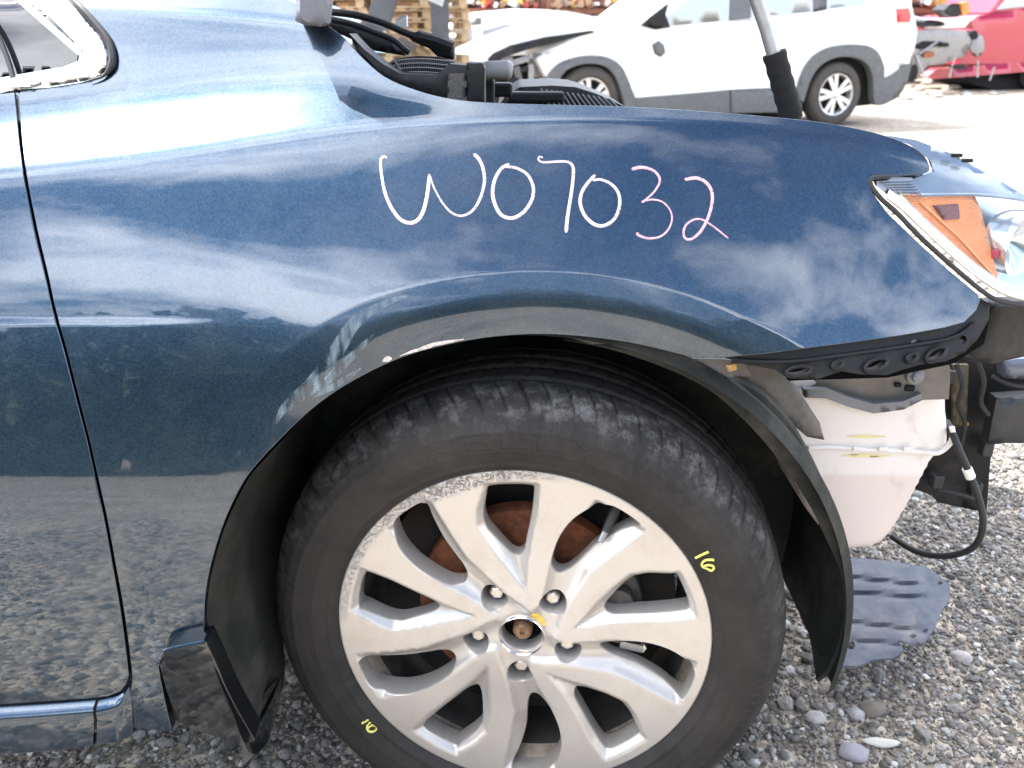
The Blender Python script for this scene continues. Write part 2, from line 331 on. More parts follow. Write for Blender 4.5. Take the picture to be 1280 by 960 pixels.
def panel(name, px, mat, parent, off=0.0, sx=.005, sz=.0025, hem=.012, closedpx=True, world2d=None, tilt=0.0):
    """a sheet on the body side surface, bounded by a pixel outline, with a turned-in hem"""
    if world2d is None: o2 = [(lambda q: (q.x, q.z))(onS(u, v, off)) for u, v in px]
    else: o2 = world2d
    o2 = resample(o2, .004)
    area = sum(o2[i][0]*o2[(i+1) % len(o2)][1]-o2[(i+1) % len(o2)][0]*o2[i][1] for i in range(len(o2)))
    if area < 0: o2 = o2[::-1]
    P, Tt = cdt(o2, [], sx, sz)
    Nn = SN(P[:, 0], P[:, 1]); yy = S0(P[:, 0], P[:, 1])-off
    zt = P[:, 1].max(); yy = yy+tilt*(zt-P[:, 1]); Nn[:, 2] += tilt*Nn[:, 1]; Nn /= np.linalg.norm(Nn, axis=1)[:, None]
    vs = np.stack([P[:, 0], yy, P[:, 1]], 1); faces = [tuple(t) for t in Tt]; normals = list(map(tuple, Nn))
    vs = list(map(tuple, vs))
    ob = np.array(o2); t2 = np.roll(ob, -1, 0)-np.roll(ob, 1, 0); t2 /= np.linalg.norm(t2, axis=1)[:, None]+1e-12
    nb = SN(ob[:, 0], ob[:, 1]); yb = S0(ob[:, 0], ob[:, 1])-off+tilt*(zt-ob[:, 1]); base = np.stack([ob[:, 0], yb, ob[:, 1]], 1)
    tan = np.stack([t2[:, 0], gxz(ob, t2), t2[:, 1]], 1); tan /= np.linalg.norm(tan, axis=1)[:, None]
    outw = np.cross(tan, nb)   # sideways, in the sheet
    c0 = base.mean(0)
    o_chk = np.stack([t2[:, 1], np.zeros(len(t2)), -t2[:, 0]], 1)   # outward for ccw in (x,z)
    sgn = np.sign((outw*o_chk).sum(1)); outw *= sgn[:, None]
    m = len(o2); rings = [(base, nb), (base+outw*.0007-nb*.0006, (nb+outw)*.7071), (base+outw*.0009-nb*.002, outw), (base+outw*.0009-nb*hem, outw)]
    st = len(vs)
    for q, nn in rings: vs += list(map(tuple, q)); normals += list(map(tuple, nn))
    for k in range(3):
        for i in range(m):
            a = st+k*m+i; b = st+k*m+(i+1) % m; faces.append((a, b, b+m, a+m))
    o = mk(name, vs, faces, mat, parent)
    me = o.data; nl = np.array(normals)
    # consistent winding: face normal should agree with the wanted normals
    fl = np.array([ (Vector(me.polygons[i].normal).dot(Vector(normals[me.polygons[i].vertices[0]])) < 0) for i in range(len(me.polygons))])
    if fl.any():
        bm = bmesh.new(); bm.from_mesh(me); bm.faces.ensure_lookup_table()
        bmesh.ops.reverse_faces(bm, faces=[bm.faces[i] for i in np.where(fl)[0]]); bm.to_mesh(me); bm.free()
    me.normals_split_custom_set_from_vertices([tuple(q) for q in nl])
    return o
def gxz(ob, t2):
    h = 1e-3
    return (S0(ob[:, 0]+t2[:, 0]*h, ob[:, 1]+t2[:, 1]*h)-S0(ob[:, 0]-t2[:, 0]*h, ob[:, 1]-t2[:, 1]*h))/(2*h)

# ================================================================== THE BLUE CAR
car = thing('blue_sedan', 'dark blue sedan with W07032 handwritten on its front fender and its front bumper missing', 'car', (-.6, 1.7, 0))
seam = [(20, 112), (23, 150), (27, 190), (34, 235), (45, 290), (57, 340), (68, 390), (82, 440), (97, 500), (110, 550), (121, 600), (132, 650), (143, 710), (152, 760), (159, 810), (163, 845)]
seam_s = spline(seam, 4)
fender_px = [(u+3, v) for u, v in seam_s]+[(165, 858), (162, 868), (150, 880), (132, 889), (128, 900), (165, 910), (214, 914), (207, 885), (200, 850), (197, 830), (201, 815), (256, 804)]
arch = spline([(256, 804), (254, 780), (256, 740), (264, 700), (280, 650), (306, 598), (342, 556), (390, 510), (440, 476), (500, 447), (560, 430), (620, 420), (680, 417), (740, 421), (800, 430), (870, 447)], 5)
fender_px += arch[1:]
fender_px += [(900, 446), (960, 441), (1002, 435), (1060, 428), (1130, 418), (1180, 409), (1205, 402), (1220, 387), (1225, 374)]
fender_px += [(1222, 368), (1190, 342), (1150, 306), (1110, 268), (1088, 238), (1085, 226), (1090, 220), (1110, 219), (1152, 217), (1161, 213)]
fender_px += spline([(1162, 208), (1155, 195), (1135, 181), (1100, 168), (1050, 157), (1000, 150), (900, 141), (790, 134), (690, 131), (620, 129), (565, 124), (520, 113), (480, 96), (450, 70), (430, 48), (412, 34)], 4)
fender_px += [(400, 20), (340, -10), (280, -40), (60, -40), (84, -8), (110, 22), (131, 48), (139, 66), (138, 82), (128, 95), (100, 104), (60, 110)]
fender = panel('fender', fender_px, m_blue, car)
door_px = [(u-3, v) for u, v in seam_s]+[(157, 855), (150, 864), (135, 870), (110, 873), (60, 876), (0, 880), (-140, 886), (-140, 130), (-60, 124), (0, 117)]
door = panel('front_door', door_px, m_blue, car)

# black sheets behind the panel gaps, rocker, mudflap
mb = MB(); mb.add([at(-200, 150, 1.0), at(220, 150, 1.0), at(262, 560, .93), at(230, 900, .93), at(-200, 900, .93)], [(0, 1, 2, 3, 4)]).build('inner_panel', m_dark, car)
def skin_px(name, px, mat, parent, off): return panel(name, px, mat, parent, off, sx=.006, sz=.004)
# rocker: a ledge that faces the sky over an upright face
def rocker(name, top, y0_, y1_, bot, mat, parent):
    vs = []; n = len(top)
    for i_, ((u, v), (ub, vb)) in enumerate(zip(top, bot)):
        k = min(1, (n-1-i_)/8) if y0_ else 1
        p = onS(u, v); vs += [p+Vector((0, .004, .002)), p+Vector((0, -.006*k, -.003)), p+Vector((0, -.0095*k, -.009)), p+Vector((0, -.0100*k, -.017))]
        q = onS(ub, vb); q.y = (p.y-.010)*k+(q.y-.002)*(1-k); vs += [q, q+Vector((0, .03, -.008))]
    fs = [(i*6+k, (i+1)*6+k, (i+1)*6+k+1, i*6+k+1) for i in range(n-1) for k in range(5)]
    o = mk(name, vs, fs, mat, parent); autosmooth(o, 1.0); return o
rk = rocker('rocker_panel', spline([(-140, 894), (0, 886), (60, 882), (119, 877)], 6), 0, 0, spline([(-140, 940), (0, 933), (60, 929), (122, 922)], 6), m_blue, car)
rk2 = rocker('sill_end_cap', spline([(123, 877), (140, 873), (152, 868), (161, 858)], 6), 1, 0, spline([(126, 921), (142, 919), (156, 917), (168, 914)], 6), m_blue, car)

# mudflap: glossy outer face, textured face that wraps inward
m_flap = M_('mudflap_gloss', (.008, .010, .012), .2, 0, .15, spec=.35, var=.15, dirt=(.16, .15, .13), damt=.2)
flap_px = [(197, 832), (199, 822), (206, 815), (220, 811), (256, 803), (266, 830), (276, 862), (288, 892), (302, 922), (308, 934), (300, 937), (270, 931), (228, 919), (213, 908), (203, 868)]
flap_px = [(u, v+max(0, v-812)*.16) for u, v in flap_px]
flap = panel('mudflap', flap_px, paint('dark_flap_paint', (.010, .016, .024)), car, off=.020, sx=.006, sz=.005, hem=.03, tilt=.20)
mb = MB()
lip = [(197, 830), (202, 818), (214, 811), (256, 802)]
pts = [onS(u, v, .019) for u, v in spline(lip, 5)]
mb.tube(pts, .0028, 8).build('mudflap_edge', m_blue, flap, smooth=True)
oe = [onS(u, v, .013) for u, v in spline([(257, 802), (266, 830), (276, 862), (288, 892), (302, 922), (310, 938), (318, 944)], 4)]
ie = [at(u, v, yy) for u, v, yy in spline([(350, 738, .99), (354, 800, .97), (356, 830, .965), (354, 856, .96), (344, 886, .94), (332, 920, .90), (322, 944, .86)], 4)]
vs = []; fs = []; K = 10
for a, b in zip(oe, ie):
    for k in range(K+1):
        t = k/K; p = a.lerp(b, t); p.y -= .018*math.sin(math.pi*t)*(1 if k else 0); p.x -= .012*math.sin(math.pi*t); vs.append(p)
for i in range(len(oe)-1):
    for k in range(K): fs.append((i*(K+1)+k, (i+1)*(K+1)+k, (i+1)*(K+1)+k+1, i*(K+1)+k+1))
mk('inner_face', vs, fs, M_('flap_inner', (.030, .032, .030), .6, spec=.3, var=.35, vscale=16, bump=.35, bscale=120, dirt=(.10, .092, .08), dscale=9, damt=.8), flap)
mb = MB(); sl = [at(349, 846, .93), at(343, 856, .925), at(322, 880, .905), at(320, 877, .905), at(330, 862, .915), at(345, 845, .93)]
mb.prism([p+Vector((0, -.012, 0)) for p in sl], (0, .008, 0)).build('slot', m_dark, flap)
mb = MB(); 
pk = [at(333, 888, .90), at(345, 862, .93), at(352, 846, .95), at(350, 880, .95), at(338, 920, .90), at(322, 940, .865), at(314, 925, .862), at(322, 905, .88)]
mb.prism([p+Vector((0, -.008, 0)) for p in pk], (0, .006, 0)).build('flap_pocket', m_flap, flap)

m_in = M_('inner_liner', (.018, .020, .019), .6, spec=.3, var=.35, vscale=16, bump=.35, bscale=120, dirt=(.06, .056, .048), dscale=9, damt=.8)
vs = []; fs = []; lp_ = spline([(330, 570), (306, 598), (280, 650), (264, 700), (256, 740), (254, 780), (256, 804), (266, 835), (280, 870)], 5)
for i, (u, v) in enumerate(lp_):
    p = onS(u, v, -.010); t_ = i/(len(lp_)-1)
    for k_ in range(9): w_ = k_/8; vs.append(p+Vector((.004+.045*w_+.006*math.sin(w_*9)*w_, .27*w_, .01*w_)))
for i in range(len(lp_)-1):
    for k_ in range(8): fs.append((i*9+k_, i*9+k_+1, (i+1)*9+k_+1, (i+1)*9+k_))
mk('rear_liner', vs, fs, m_in, car)
# ------------------------------------------------------------------ wheel
st_ = R(6.2); A = Vector((math.cos(st_), -math.sin(st_), 0)); Bv = Vector((0, 0, 1)); Nw = Vector((-math.sin(st_), -math.cos(st_), 0)); CW = Vector((.0115, .884, .312))
MW = Matrix(((A.x, Bv.x, Nw.x, CW.x), (A.y, Bv.y, Nw.y, CW.y), (A.z, Bv.z, Nw.z, CW.z), (0, 0, 0, 1)))
def wp(r, deg, o=0.0): return MW @ Vector((r*math.cos(R(deg)), r*math.sin(R(deg)), o))
# tyre material: dusty grey-brown rubber, chalky scuffs on the shoulder
def tyre_mat():
    m = M_('tyre_rubber', (.032, .031, .031), .7, spec=.3); t = m.node_tree; n = t.nodes; l = t.links; p = n['Principled BSDF']
    tcn = n.new('ShaderNodeTexCoord')
    a = n.new('ShaderNodeTexNoise'); a.inputs['Scale'].default_value = 11; a.inputs['Detail'].default_value = 9; a.inputs['Roughness'].default_value = .7; l.new(tcn.outputs['Object'], a.inputs['Vector'])
    r1 = n.new('ShaderNodeMapRange'); r1.inputs[1].default_value = .35; r1.inputs[2].default_value = .75; l.new(a.outputs['Fac'], r1.inputs[0])
    m1 = n.new('ShaderNodeMixRGB'); l.new(r1.outputs[0], m1.inputs[0]); m1.inputs[1].default_value = (.015, .0145, .0145, 1); m1.inputs[2].default_value = (.036, .032, .030, 1)
    at_ = n.new('ShaderNodeAttribute'); at_.attribute_name = 'dust'
    b = n.new('ShaderNodeTexNoise'); b.inputs['Scale'].default_value = 38; b.inputs['Detail'].default_value = 10; b.inputs['Roughness'].default_value = .8; l.new(tcn.outputs['Object'], b.inputs['Vector'])
    r2 = n.new('ShaderNodeMapRange'); r2.inputs[1].default_value = .48; r2.inputs[2].default_value = .66; l.new(b.outputs['Fac'], r2.inputs[0])
    mm = n.new('ShaderNodeMath'); mm.operation = 'MULTIPLY'; l.new(r2.outputs[0], mm.inputs[0]); l.new(at_.outputs['Fac'], mm.inputs[1])
    m2 = n.new('ShaderNodeMixRGB'); l.new(mm.outputs[0], m2.inputs[0]); l.new(m1.outputs[0], m2.inputs[1]); m2.inputs[2].default_value = (.17, .165, .16, 1); l.new(m2.outputs[0], p.inputs['Base Color'])
    bp = n.new('ShaderNodeBump'); bp.inputs['Strength'].default_value = .35; bp.inputs['Distance'].default_value = .0008; l.new(b.outputs['Fac'], bp.inputs['Height']); l.new(bp.outputs[0], p.inputs['Normal'])
    return m
m_tyre = tyre_mat()
prof = [(.2265, -.010), (.2285, -.004), (.2300, .0005), (.2335, .0045), (.2385, .0080), (.2400, .0092), (.2412, .0086), (.246, .0108), (.252, .0126), (.2575, .0137), (.259, .0142), (.2602, .0139), (.268, .0143), (.275, .0139), (.2815, .0127), (.2832, .0131), (.2846, .0116), (.289, .0096), (.2935, .0070), (.2950, .0067), (.2962, .0050), (.3005, .0020), (.3045, -.0020), (.3082, -.0065), (.3115, -.0115), (.3145, -.0170), (.3168, -.0225), (.3185, -.0280), (.3196, -.0335), (.3204, -.0390), (.3208, -.0430), (.3211, -.0462), (.3213, -.0475), (.3215, -.0530), (.3216, -.0545), (.3222, -.0600), (.3226, -.0680), (.3228, -.0760), (.3229, -.0830), (.3229, -.0845), (.3230, -.0900), (.3230, -.0915), (.3230, -.1000), (.3230, -.1080), (.3230, -.1150), (.3229, -.1165), (.3228, -.1220), (.3228, -.1235), (.3224, -.1330), (.3216, -.1430), (.3209, -.1500), (.3207, -.1515), (.3203, -.1570), (.3200, -.1585), (.3180, -.1680), (.3130, -.1820), (.300, -.196), (.28, -.205), (.25, -.204), (.2265, -.195)]
prof = np.array(prof); NT = 2220; NP = len(prof)
thv = np.arange(NT)*2*math.pi/NT
RR = np.repeat(prof[:, 0:1], NT, 1); OO = np.repeat(prof[:, 1:2], NT, 1)
for i, (r, o) in enumerate(prof):
    for g0, g1 in ((-.054, -.047), (-.0905, -.084), (-.1225, -.116), (-.158, -.151)):
        if g0 <= o <= g1: RR[i] -= .006
    # shoulder sipes, 74 round the tyre, slanting
    if -.046 < o < .0:
        ph = (thv*74/(2*math.pi)+(o+.02)*15+.06*np.sin(thv*9)) % 1
        dep = .0042*np.interp(o, [-.046, -.040, -.02, -.004, .0], [.7, 1, 1, .7, .2])
        cut = np.clip((.062-np.abs(ph-.5))*50, 0, 1)*dep
        RR[i] -= cut*np.interp(o, [-.03, .0], [1, .6]); OO[i] -= cut*np.interp(o, [-.03, 0], [.0, .7])
    if -.150 < o < -.056 and abs(o+.0875) > .004 and abs(o+.119) > .004:
        ph = (thv*74/(2*math.pi)-(o+.02)*14+.4) % 1; RR[i] -= np.clip(1-np.abs(ph-.5)/.07, 0, 1)*.003
    if .2835 < r < .300: OO[i] += .0006*(np.abs(((thv*148/(2*math.pi)) % 1)-.5) < .2)
X = RR*np.cos(thv); Z_ = RR*np.sin(thv)
low = np.array(MW)[:3]; PV = np.stack([X, Z_, OO, np.ones_like(X)], -1).reshape(-1, 4) @ low.T
PV[:, 2] = np.maximum(PV[:, 2], .002)
k = np.arange(NT); fs = []
for i in range(NP-1): fs += list(zip(i*NT+k, i*NT+(k+1) % NT, (i+1)*NT+(k+1) % NT, (i+1)*NT+k))
tyre = mk('tyre', PV, [tuple(int(q) for q in f) for f in fs], m_tyre, car)
dust = np.interp(np.repeat(prof[:, 1:2], NT, 1), [-.055, -.04, -.02, -.005, .004, .008, .02], [.1, .5, .95, .75, .5, .12, .05])
dust *= np.clip(.25+.9*np.clip(np.sin(thv), 0, 1), 0, 1)[None]; dust[prof[:, 1] < -.06] = .1
dust[:24][prof[:24, 0] < .27] = .06
at_ = tyre.data.attributes.new('dust', 'FLOAT', 'POINT'); at_.data.foreach_set('value', dust.ravel().astype(np.float32))

# raised sidewall letters
def side_o(r): return float(np.interp(r, prof[:27, 0], prof[:27, 1]))
def arc_strokes(strokes, wd, h, rmid, degc, dperu):
    """strokes in letter units (x along arc, y outward radially), bent round the sidewall"""
    b = MB()
    for s in strokes:
        for (x0, y0_), (x1, y1_) in zip(s[:-1], s[1:]):
            n = max(1, int(math.hypot(x1-x0, y1_-y0_)/.004)); L_ = math.hypot(x1-x0, y1_-y0_); tx, ty = (x1-x0)/L_, (y1_-y0_)/L_
            x0e, y0e, x1e, y1e = x0-tx*wd/2, y0_-ty*wd/2, x1+tx*wd/2, y1_+ty*wd/2
            vs = []
            for j in range(n+1):
                t = j/n; x = x0e+(x1e-x0e)*t; y = y0e+(y1e-y0e)*t
                for sg in (-1, 1):
                    r = rmid+y+tx*sg*wd/2; a = degc-math.degrees((x-ty*sg*wd/2)/rmid)
                    vs += [wp(r, a, side_o(r)-.0006), wp(r, a, side_o(r)+h)]
            fs_ = []
            for j in range(n):
                q = j*4; fs_ += [(q+1, q+5, q+7, q+3), (q, q+4, q+5, q+1), (q+2, q+3, q+7, q+6)]
            fs_ += [(0, 1, 3, 2), (n*4, n*4+2, n*4+3, n*4+1)]
            b.add(vs, fs_)
    return b
def glyph(ch, x, w, h):
    a, b_ = -h/2, h/2
    return {'K': [[(x, a), (x, b_)], [(x+w, b_), (x, 0), (x+w, a)]], 'E': [[(x+w, a), (x, a), (x, b_), (x+w, b_)], [(x, 0), (x+w*.85, 0)]], 'L': [[(x, b_), (x, a), (x+w, a)]], 'Y': [[(x, b_), (x+w/2, 0), (x+w, b_)], [(x+w/2, 0), (x+w/2, a)]]}[ch]
stk = []
for i, ch in enumerate('KELLY'): stk += glyph(ch, -.095+i*.040, .028, .017)
arc_strokes(stk, .0044, .0007, .2695, 92, 1).build('raised_lettering', m_tyre, tyre)
m_yel = M_('yellow_crayon', (.72, .66, .16), .7, var=.2, vscale=300)
def ribbon(pts3, nrm, w, off):
    vs = []; n = len(pts3)
    for i in range(n):
        t = (pts3[min(i+1, n-1)]-pts3[max(i-1, 0)]).normalized(); nn = nrm[i]; s = t.cross(nn).normalized(); ww = w[i] if hasattr(w, '__len__') else w
        vs += [pts3[i]+nn*off*.2-s*ww/2, pts3[i]+nn*off-s*ww*.3, pts3[i]+nn*off+s*ww*.3, pts3[i]+nn*off*.2+s*ww/2]
    fs_ = [(i*4+k_, (i+1)*4+k_, (i+1)*4+k_+1, i*4+k_+1) for i in range(n-1) for k_ in range(3)]
    return vs, fs_
def onwheel(u, v, o=.013):
    d = ray(u, v); c0 = CW+Nw*o-Vector((0, 0, CH)); t = c0.dot(Nw)/d.dot(Nw); q = d*t; return Vector((q.x, q.y, q.z+CH))
def crayon16(strokes):
    b = MB()
    for s in strokes:
        P_ = []
        for u, v in spline(s, 5):
            q = onwheel(u, v); rq = (q-CW); r = math.hypot(rq.dot(A), rq.z); q = onwheel(u, v, side_o(r)); P_.append(q)
        vs, fs_ = ribbon(P_, [Nw]*len(P_), .0026, .0024); b.add(vs, fs_)
    return b
crayon16([[(869, 697), (877, 693), (886, 689)], [(892.5, 699.4), (887.5, 699), (881, 700), (877.5, 703.7), (878, 707.5), (883.7, 710), (888.7, 712.5), (892.4, 709.7), (890, 706.5), (884.4, 705.8), (879.4, 707.2)]]).build('crayon_number', m_yel, tyre)
crayon16([[(452.8, 903.4), (459, 900), (465, 897)], [(470, 900.6), (464, 902), (459.8, 905.5), (459, 910), (462.3, 913.6), (468, 913.2), (471, 909.6), (468, 906.2), (463.5, 906.6), (460.5, 909.2)]]).build('crayon_number', m_yel, tyre)

# rim
def rim_mat():
    m = M_('silver_rim_paint', (.60, .575, .545), .33, .5, .3, coatrough=.12); t = m.node_tree; n = t.nodes; l = t.links; p = n['Principled BSDF']
    tcn = n.new('ShaderNodeTexCoord')
    a = n.new('ShaderNodeTexNoise'); a.inputs['Scale'].default_value = 14; a.inputs['Detail'].default_value = 10; a.inputs['Roughness'].default_value = .75; l.new(tcn.outputs['Object'], a.inputs['Vector'])
    r1 = n.new('ShaderNodeMapRange'); r1.inputs[1].default_value = .5; r1.inputs[2].default_value = .8; r1.inputs[4].default_value = .55; l.new(a.outputs['Fac'], r1.inputs[0])
    m1 = n.new('ShaderNodeMixRGB'); l.new(r1.outputs[0], m1.inputs[0]); m1.inputs[1].default_value = (.58, .56, .535, 1); m1.inputs[2].default_value = (.36, .31, .25, 1)
    vo = n.new('ShaderNodeTexVoronoi'); vo.inputs['Scale'].default_value = 260; l.new(tcn.outputs['Object'], vo.inputs['Vector'])
    r3 = n.new('ShaderNodeMapRange'); r3.inputs[1].default_value = .10; r3.inputs[2].default_value = .18; r3.inputs[3].default_value = .5; r3.inputs[4].default_value = 0; l.new(vo.outputs['Distance'], r3.inputs[0])
    at_ = n.new('ShaderNodeAttribute'); at_.attribute_name = 'grime_shade'
    mg = n.new('ShaderNodeMath'); mg.operation = 'MULTIPLY'; l.new(r3.outputs[0], mg.inputs[0]); l.new(at_.outputs['Fac'], mg.inputs[1])
    m3 = n.new('ShaderNodeMixRGB'); l.new(mg.outputs[0], m3.inputs[0]); l.new(m1.outputs[0], m3.inputs[1]); m3.inputs[2].default_value = (.12, .10, .08, 1)
    m4 = n.new('ShaderNodeMixRGB'); mgs = n.new('ShaderNodeMath'); mgs.operation = 'MULTIPLY'; mgs.inputs[1].default_value = .35; l.new(at_.outputs['Fac'], mgs.inputs[0]); l.new(mgs.outputs[0], m4.inputs[0]); l.new(m3.outputs[0], m4.inputs[1]); m4.inputs[2].default_value = (.34, .28, .21, 1)
    # kerb rash
    ra_ = n.new('ShaderNodeAttribute'); ra_.attribute_name = 'rash'
    b = n.new('ShaderNodeTexNoise'); b.inputs['Scale'].default_value = 75; b.inputs['Detail'].default_value = 12; b.inputs['Roughness'].default_value = .85; b.inputs['Distortion'].default_value = 3.5; l.new(tcn.outputs['Object'], b.inputs['Vector'])
    r2 = n.new('ShaderNodeMapRange'); r2.inputs[1].default_value = .5; r2.inputs[2].default_value = .56; l.new(b.outputs['Fac'], r2.inputs[0])
    mm = n.new('ShaderNodeMath'); mm.operation = 'MULTIPLY'; l.new(r2.outputs[0], mm.inputs[0]); l.new(ra_.outputs['Fac'], mm.inputs[1])
    m2 = n.new('ShaderNodeMixRGB'); l.new(mm.outputs[0], m2.inputs[0]); l.new(m4.outputs[0], m2.inputs[1]); m2.inputs[2].default_value = (.24, .235, .235, 1); l.new(m2.outputs[0], p.inputs['Base Color'])
    bp = n.new('ShaderNodeBump'); bp.inputs['Strength'].default_value = .7; bp.inputs['Distance'].default_value = .0012; l.new(mm.outputs[0], bp.inputs['Height']); bp.invert = True; l.new(bp.outputs[0], p.inputs['Normal'])
    return m
m_rim = rim_mat()
PC = [94+72*k_ for k_ in range(5)]
def pol(lst, c): return [(r*math.cos(R(c+a)), r*math.sin(R(c+a))) for r, a in lst]
LA = [(.216, 26), (.209, 26), (.16, 27), (.125, 27.5), (.110, 25.5), (.085, 21), (.062, 12), (.048, -4), (.040, -20), (.055, -14), (.070, -4), (.090, 5), (.110, 10.5), (.131, 13.8), (.160, 16), (.181, 13.5), (.205, 9.2), (.216, 8.8)]
RA = [(.040, -20), (.055, -13), (.072, -9), (.100, -8), (.137, -9), (.179, -10.2), (.216, -9.8), (.216, -27), (.200, -26), (.150, -22.5), (.120, -20), (.104, -21.5), (.075, -24.5), (.052, -27), (.043, -24)]
OV = [(.2055, 7.0), (.2065, 0), (.206, -6.6), (.196, -7.6), (.166, -7.2), (.140, -6.0), (.118, -4.6), (.110, -2.2), (.1085, .5), (.114, 4), (.124, 7), (.138, 10), (.152, 12), (.166, 12), (.182, 10.2), (.197, 8.2)]
OB = [(.102, -25.5), (.115, -21.8), (.150, -21.2), (.180, -23.6), (.203, -27.6), (.212, -30.5), (.2155, -34), (.2155, -41.2), (.211, -43.2), (.190, -41.0), (.170, -39.2), (.150, -37.6), (.130, -36.8), (.115, -36), (.102, -33.5), (.098, -29.5)]
blades = [pol(q, c) for c in PC for q in (LA, RA)]
def rnd(loop, n=4): return spline(loop, n, closed=True)
def grow(lp, e):
    a = np.array(lp); tg = np.roll(a, -1, 0)-np.roll(a, 1, 0); nn = np.stack([tg[:, 1], -tg[:, 0]], 1); nn /= np.linalg.norm(nn, axis=1)[:, None]
    ar = np.sum(a[:, 0]*np.roll(a[:, 1], -1)-np.roll(a[:, 0], -1)*a[:, 1]); return [tuple(q) for q in a+nn*e*np.sign(ar)]
opens = [grow(rnd(pol(q, c), 4), .0016) for c in PC for q in (OV, OB)]
def rh(P):
    P = np.array(P); r = np.hypot(P[:, 0], P[:, 1]); dm = np.maximum(0, .2145-r)
    for b_ in blades:
        dd = pdist(P, b_); dd[inside(P, b_)] = 0; dm = np.minimum(dm, dd)
    dr = np.interp(r, [0, .05, .085, .12, .2, .23], [.008, .010, .014, .020, .024, .012])
    h = -dr*(1-np.exp(-np.maximum(dm-.0006, 0)*1.6/dr))
    h += -.004*np.exp(-((r-.12)/.06)**2)          # gentle dish of the face
    return h
HL = [(.0605*math.cos(R(52+72*k_)), .0605*math.sin(R(52+72*k_))) for k_ in range(5)]
circ = lambda cx, cy, r, n: [(cx+r*math.cos(2*math.pi*i/n), cy+r*math.sin(2*math.pi*i/n)) for i in range(n)]
lugh = [circ(x, y, .0172, 44) for x, y in HL]; bore = circ(0, 0, .0265, 56)
outer = circ(0, 0, .2265, 260)
P, Tt = cdt(outer, opens+lugh+[bore], .0030, .0030)
hh = rh(P); v3 = [tuple(MW @ Vector((p[0], p[1], h))) for p, h in zip(P, hh)]; fs = [tuple(int(q) for q in t) for t in Tt]; r2 = np.hypot(P[:, 0], P[:, 1])
def wall(loop, depth, shrink=0.0):
    global v3, fs
    h0 = rh(loop); n = len(loop); c = np.mean(np.array(loop), 0); st = len(v3)
    L3 = np.array(loop)
    tg = np.roll(L3, -1, 0)-np.roll(L3, 1, 0); nrm_ = np.stack([tg[:, 1], -tg[:, 0]], 1); nrm_ /= np.linalg.norm(nrm_, axis=1)[:, None]
    ar = sum(loop[i][0]*loop[(i+1) % n][1]-loop[(i+1) % n][0]*loop[i][1] for i in range(n)); 
    if ar < 0: nrm_ = -nrm_        # pointing outward of the loop
    for kk, (dz, sh) in enumerate(((0, 0), (-.0012, -.0009), (-.004, -.0014), (depth, shrink-.0014))):
        for i in range(n):
            q = L3[i]+nrm_[i]*sh; z = h0[i]+dz if kk < 3 else dz; v3.append(tuple(MW @ Vector((q[0], q[1], z))))
    for kk in range(3):
        for i in range(n): a = st+kk*n+i; b = st+kk*n+(i+1) % n; fs.append((a, b, b+n, a+n))
n_face = len(v3)
for q in opens: wall(q, -.036, .001)
for q in lugh: wall(q, -.048, -.003)
wall(bore, -.030, 0)
# outer flange and inner barrel
def addl(profile, n):
    global v3, fs
    b = MB().lathe(profile, MW, n); st = len(v3); v3 += [tuple(q) for q in b.v]; fs += [tuple(i+st for i in f) for f in b.f]
addl([(.2265, rh([(.2265, 0)])[0]), (.2282, -.0004), (.2292, -.0018), (.2295, -.0045), (.2285, -.010), (.222, -.014)], 260)
rim = mk('alloy_rim', v3, fs, m_rim, car); autosmooth(rim, .9)
V = np.array(v3); loc = (np.linalg.inv(np.array(MW)) @ np.c_[V, np.ones(len(V))].T).T[:, :3]; rr_ = np.hypot(loc[:, 0], loc[:, 1]); tt_ = np.degrees(np.arctan2(loc[:, 1], loc[:, 0])) % 360
rash = np.clip((rr_-np.interp(tt_, [80, 100, 108, 122, 135], [.219, .214, .208, .208, .216]))/.004, 0, 1)*np.interp(tt_, [76, 88, 94, 128, 140, 160, 172, 180], [0, .6, 1, 1, .7, .6, .3, 0])*(loc[:, 2] > -.02)
grime_shade = np.clip(.15+.75*np.interp(tt_, [0, 180, 200, 270, 340, 360], [.25, .2, .6, 1, .6, .25])*np.interp(rr_, [.05, .22], [.5, 1])+np.clip((-loc[:, 2]-.03)*20, 0, .8), 0, 1)  # brown grime, with shade painted in by thickening it towards the bottom
for nm, val in (('rash', rash), ('grime_shade', grime_shade)):
    a_ = rim.data.attributes.new(nm, 'FLOAT', 'POINT'); a_.data.foreach_set('value', val.astype(np.float32))
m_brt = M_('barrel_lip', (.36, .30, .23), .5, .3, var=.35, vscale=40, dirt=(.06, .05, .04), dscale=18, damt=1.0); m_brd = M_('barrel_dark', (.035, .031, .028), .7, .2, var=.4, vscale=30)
MB().lathe([(.2200, -.022), (.2150, -.032), (.2120, -.040), (.2095, -.046)], MW, 160).build('barrel_lip', m_brt, rim, smooth=True)
MB().lathe([(.2095, -.046), (.2040, -.060), (.2020, -.085), (.1990, -.100), (.1985, -.150), (.206, -.175), (.222, -.190), (.228, -.205)], MW, 160).build('rim_barrel', m_brd, rim, smooth=True)
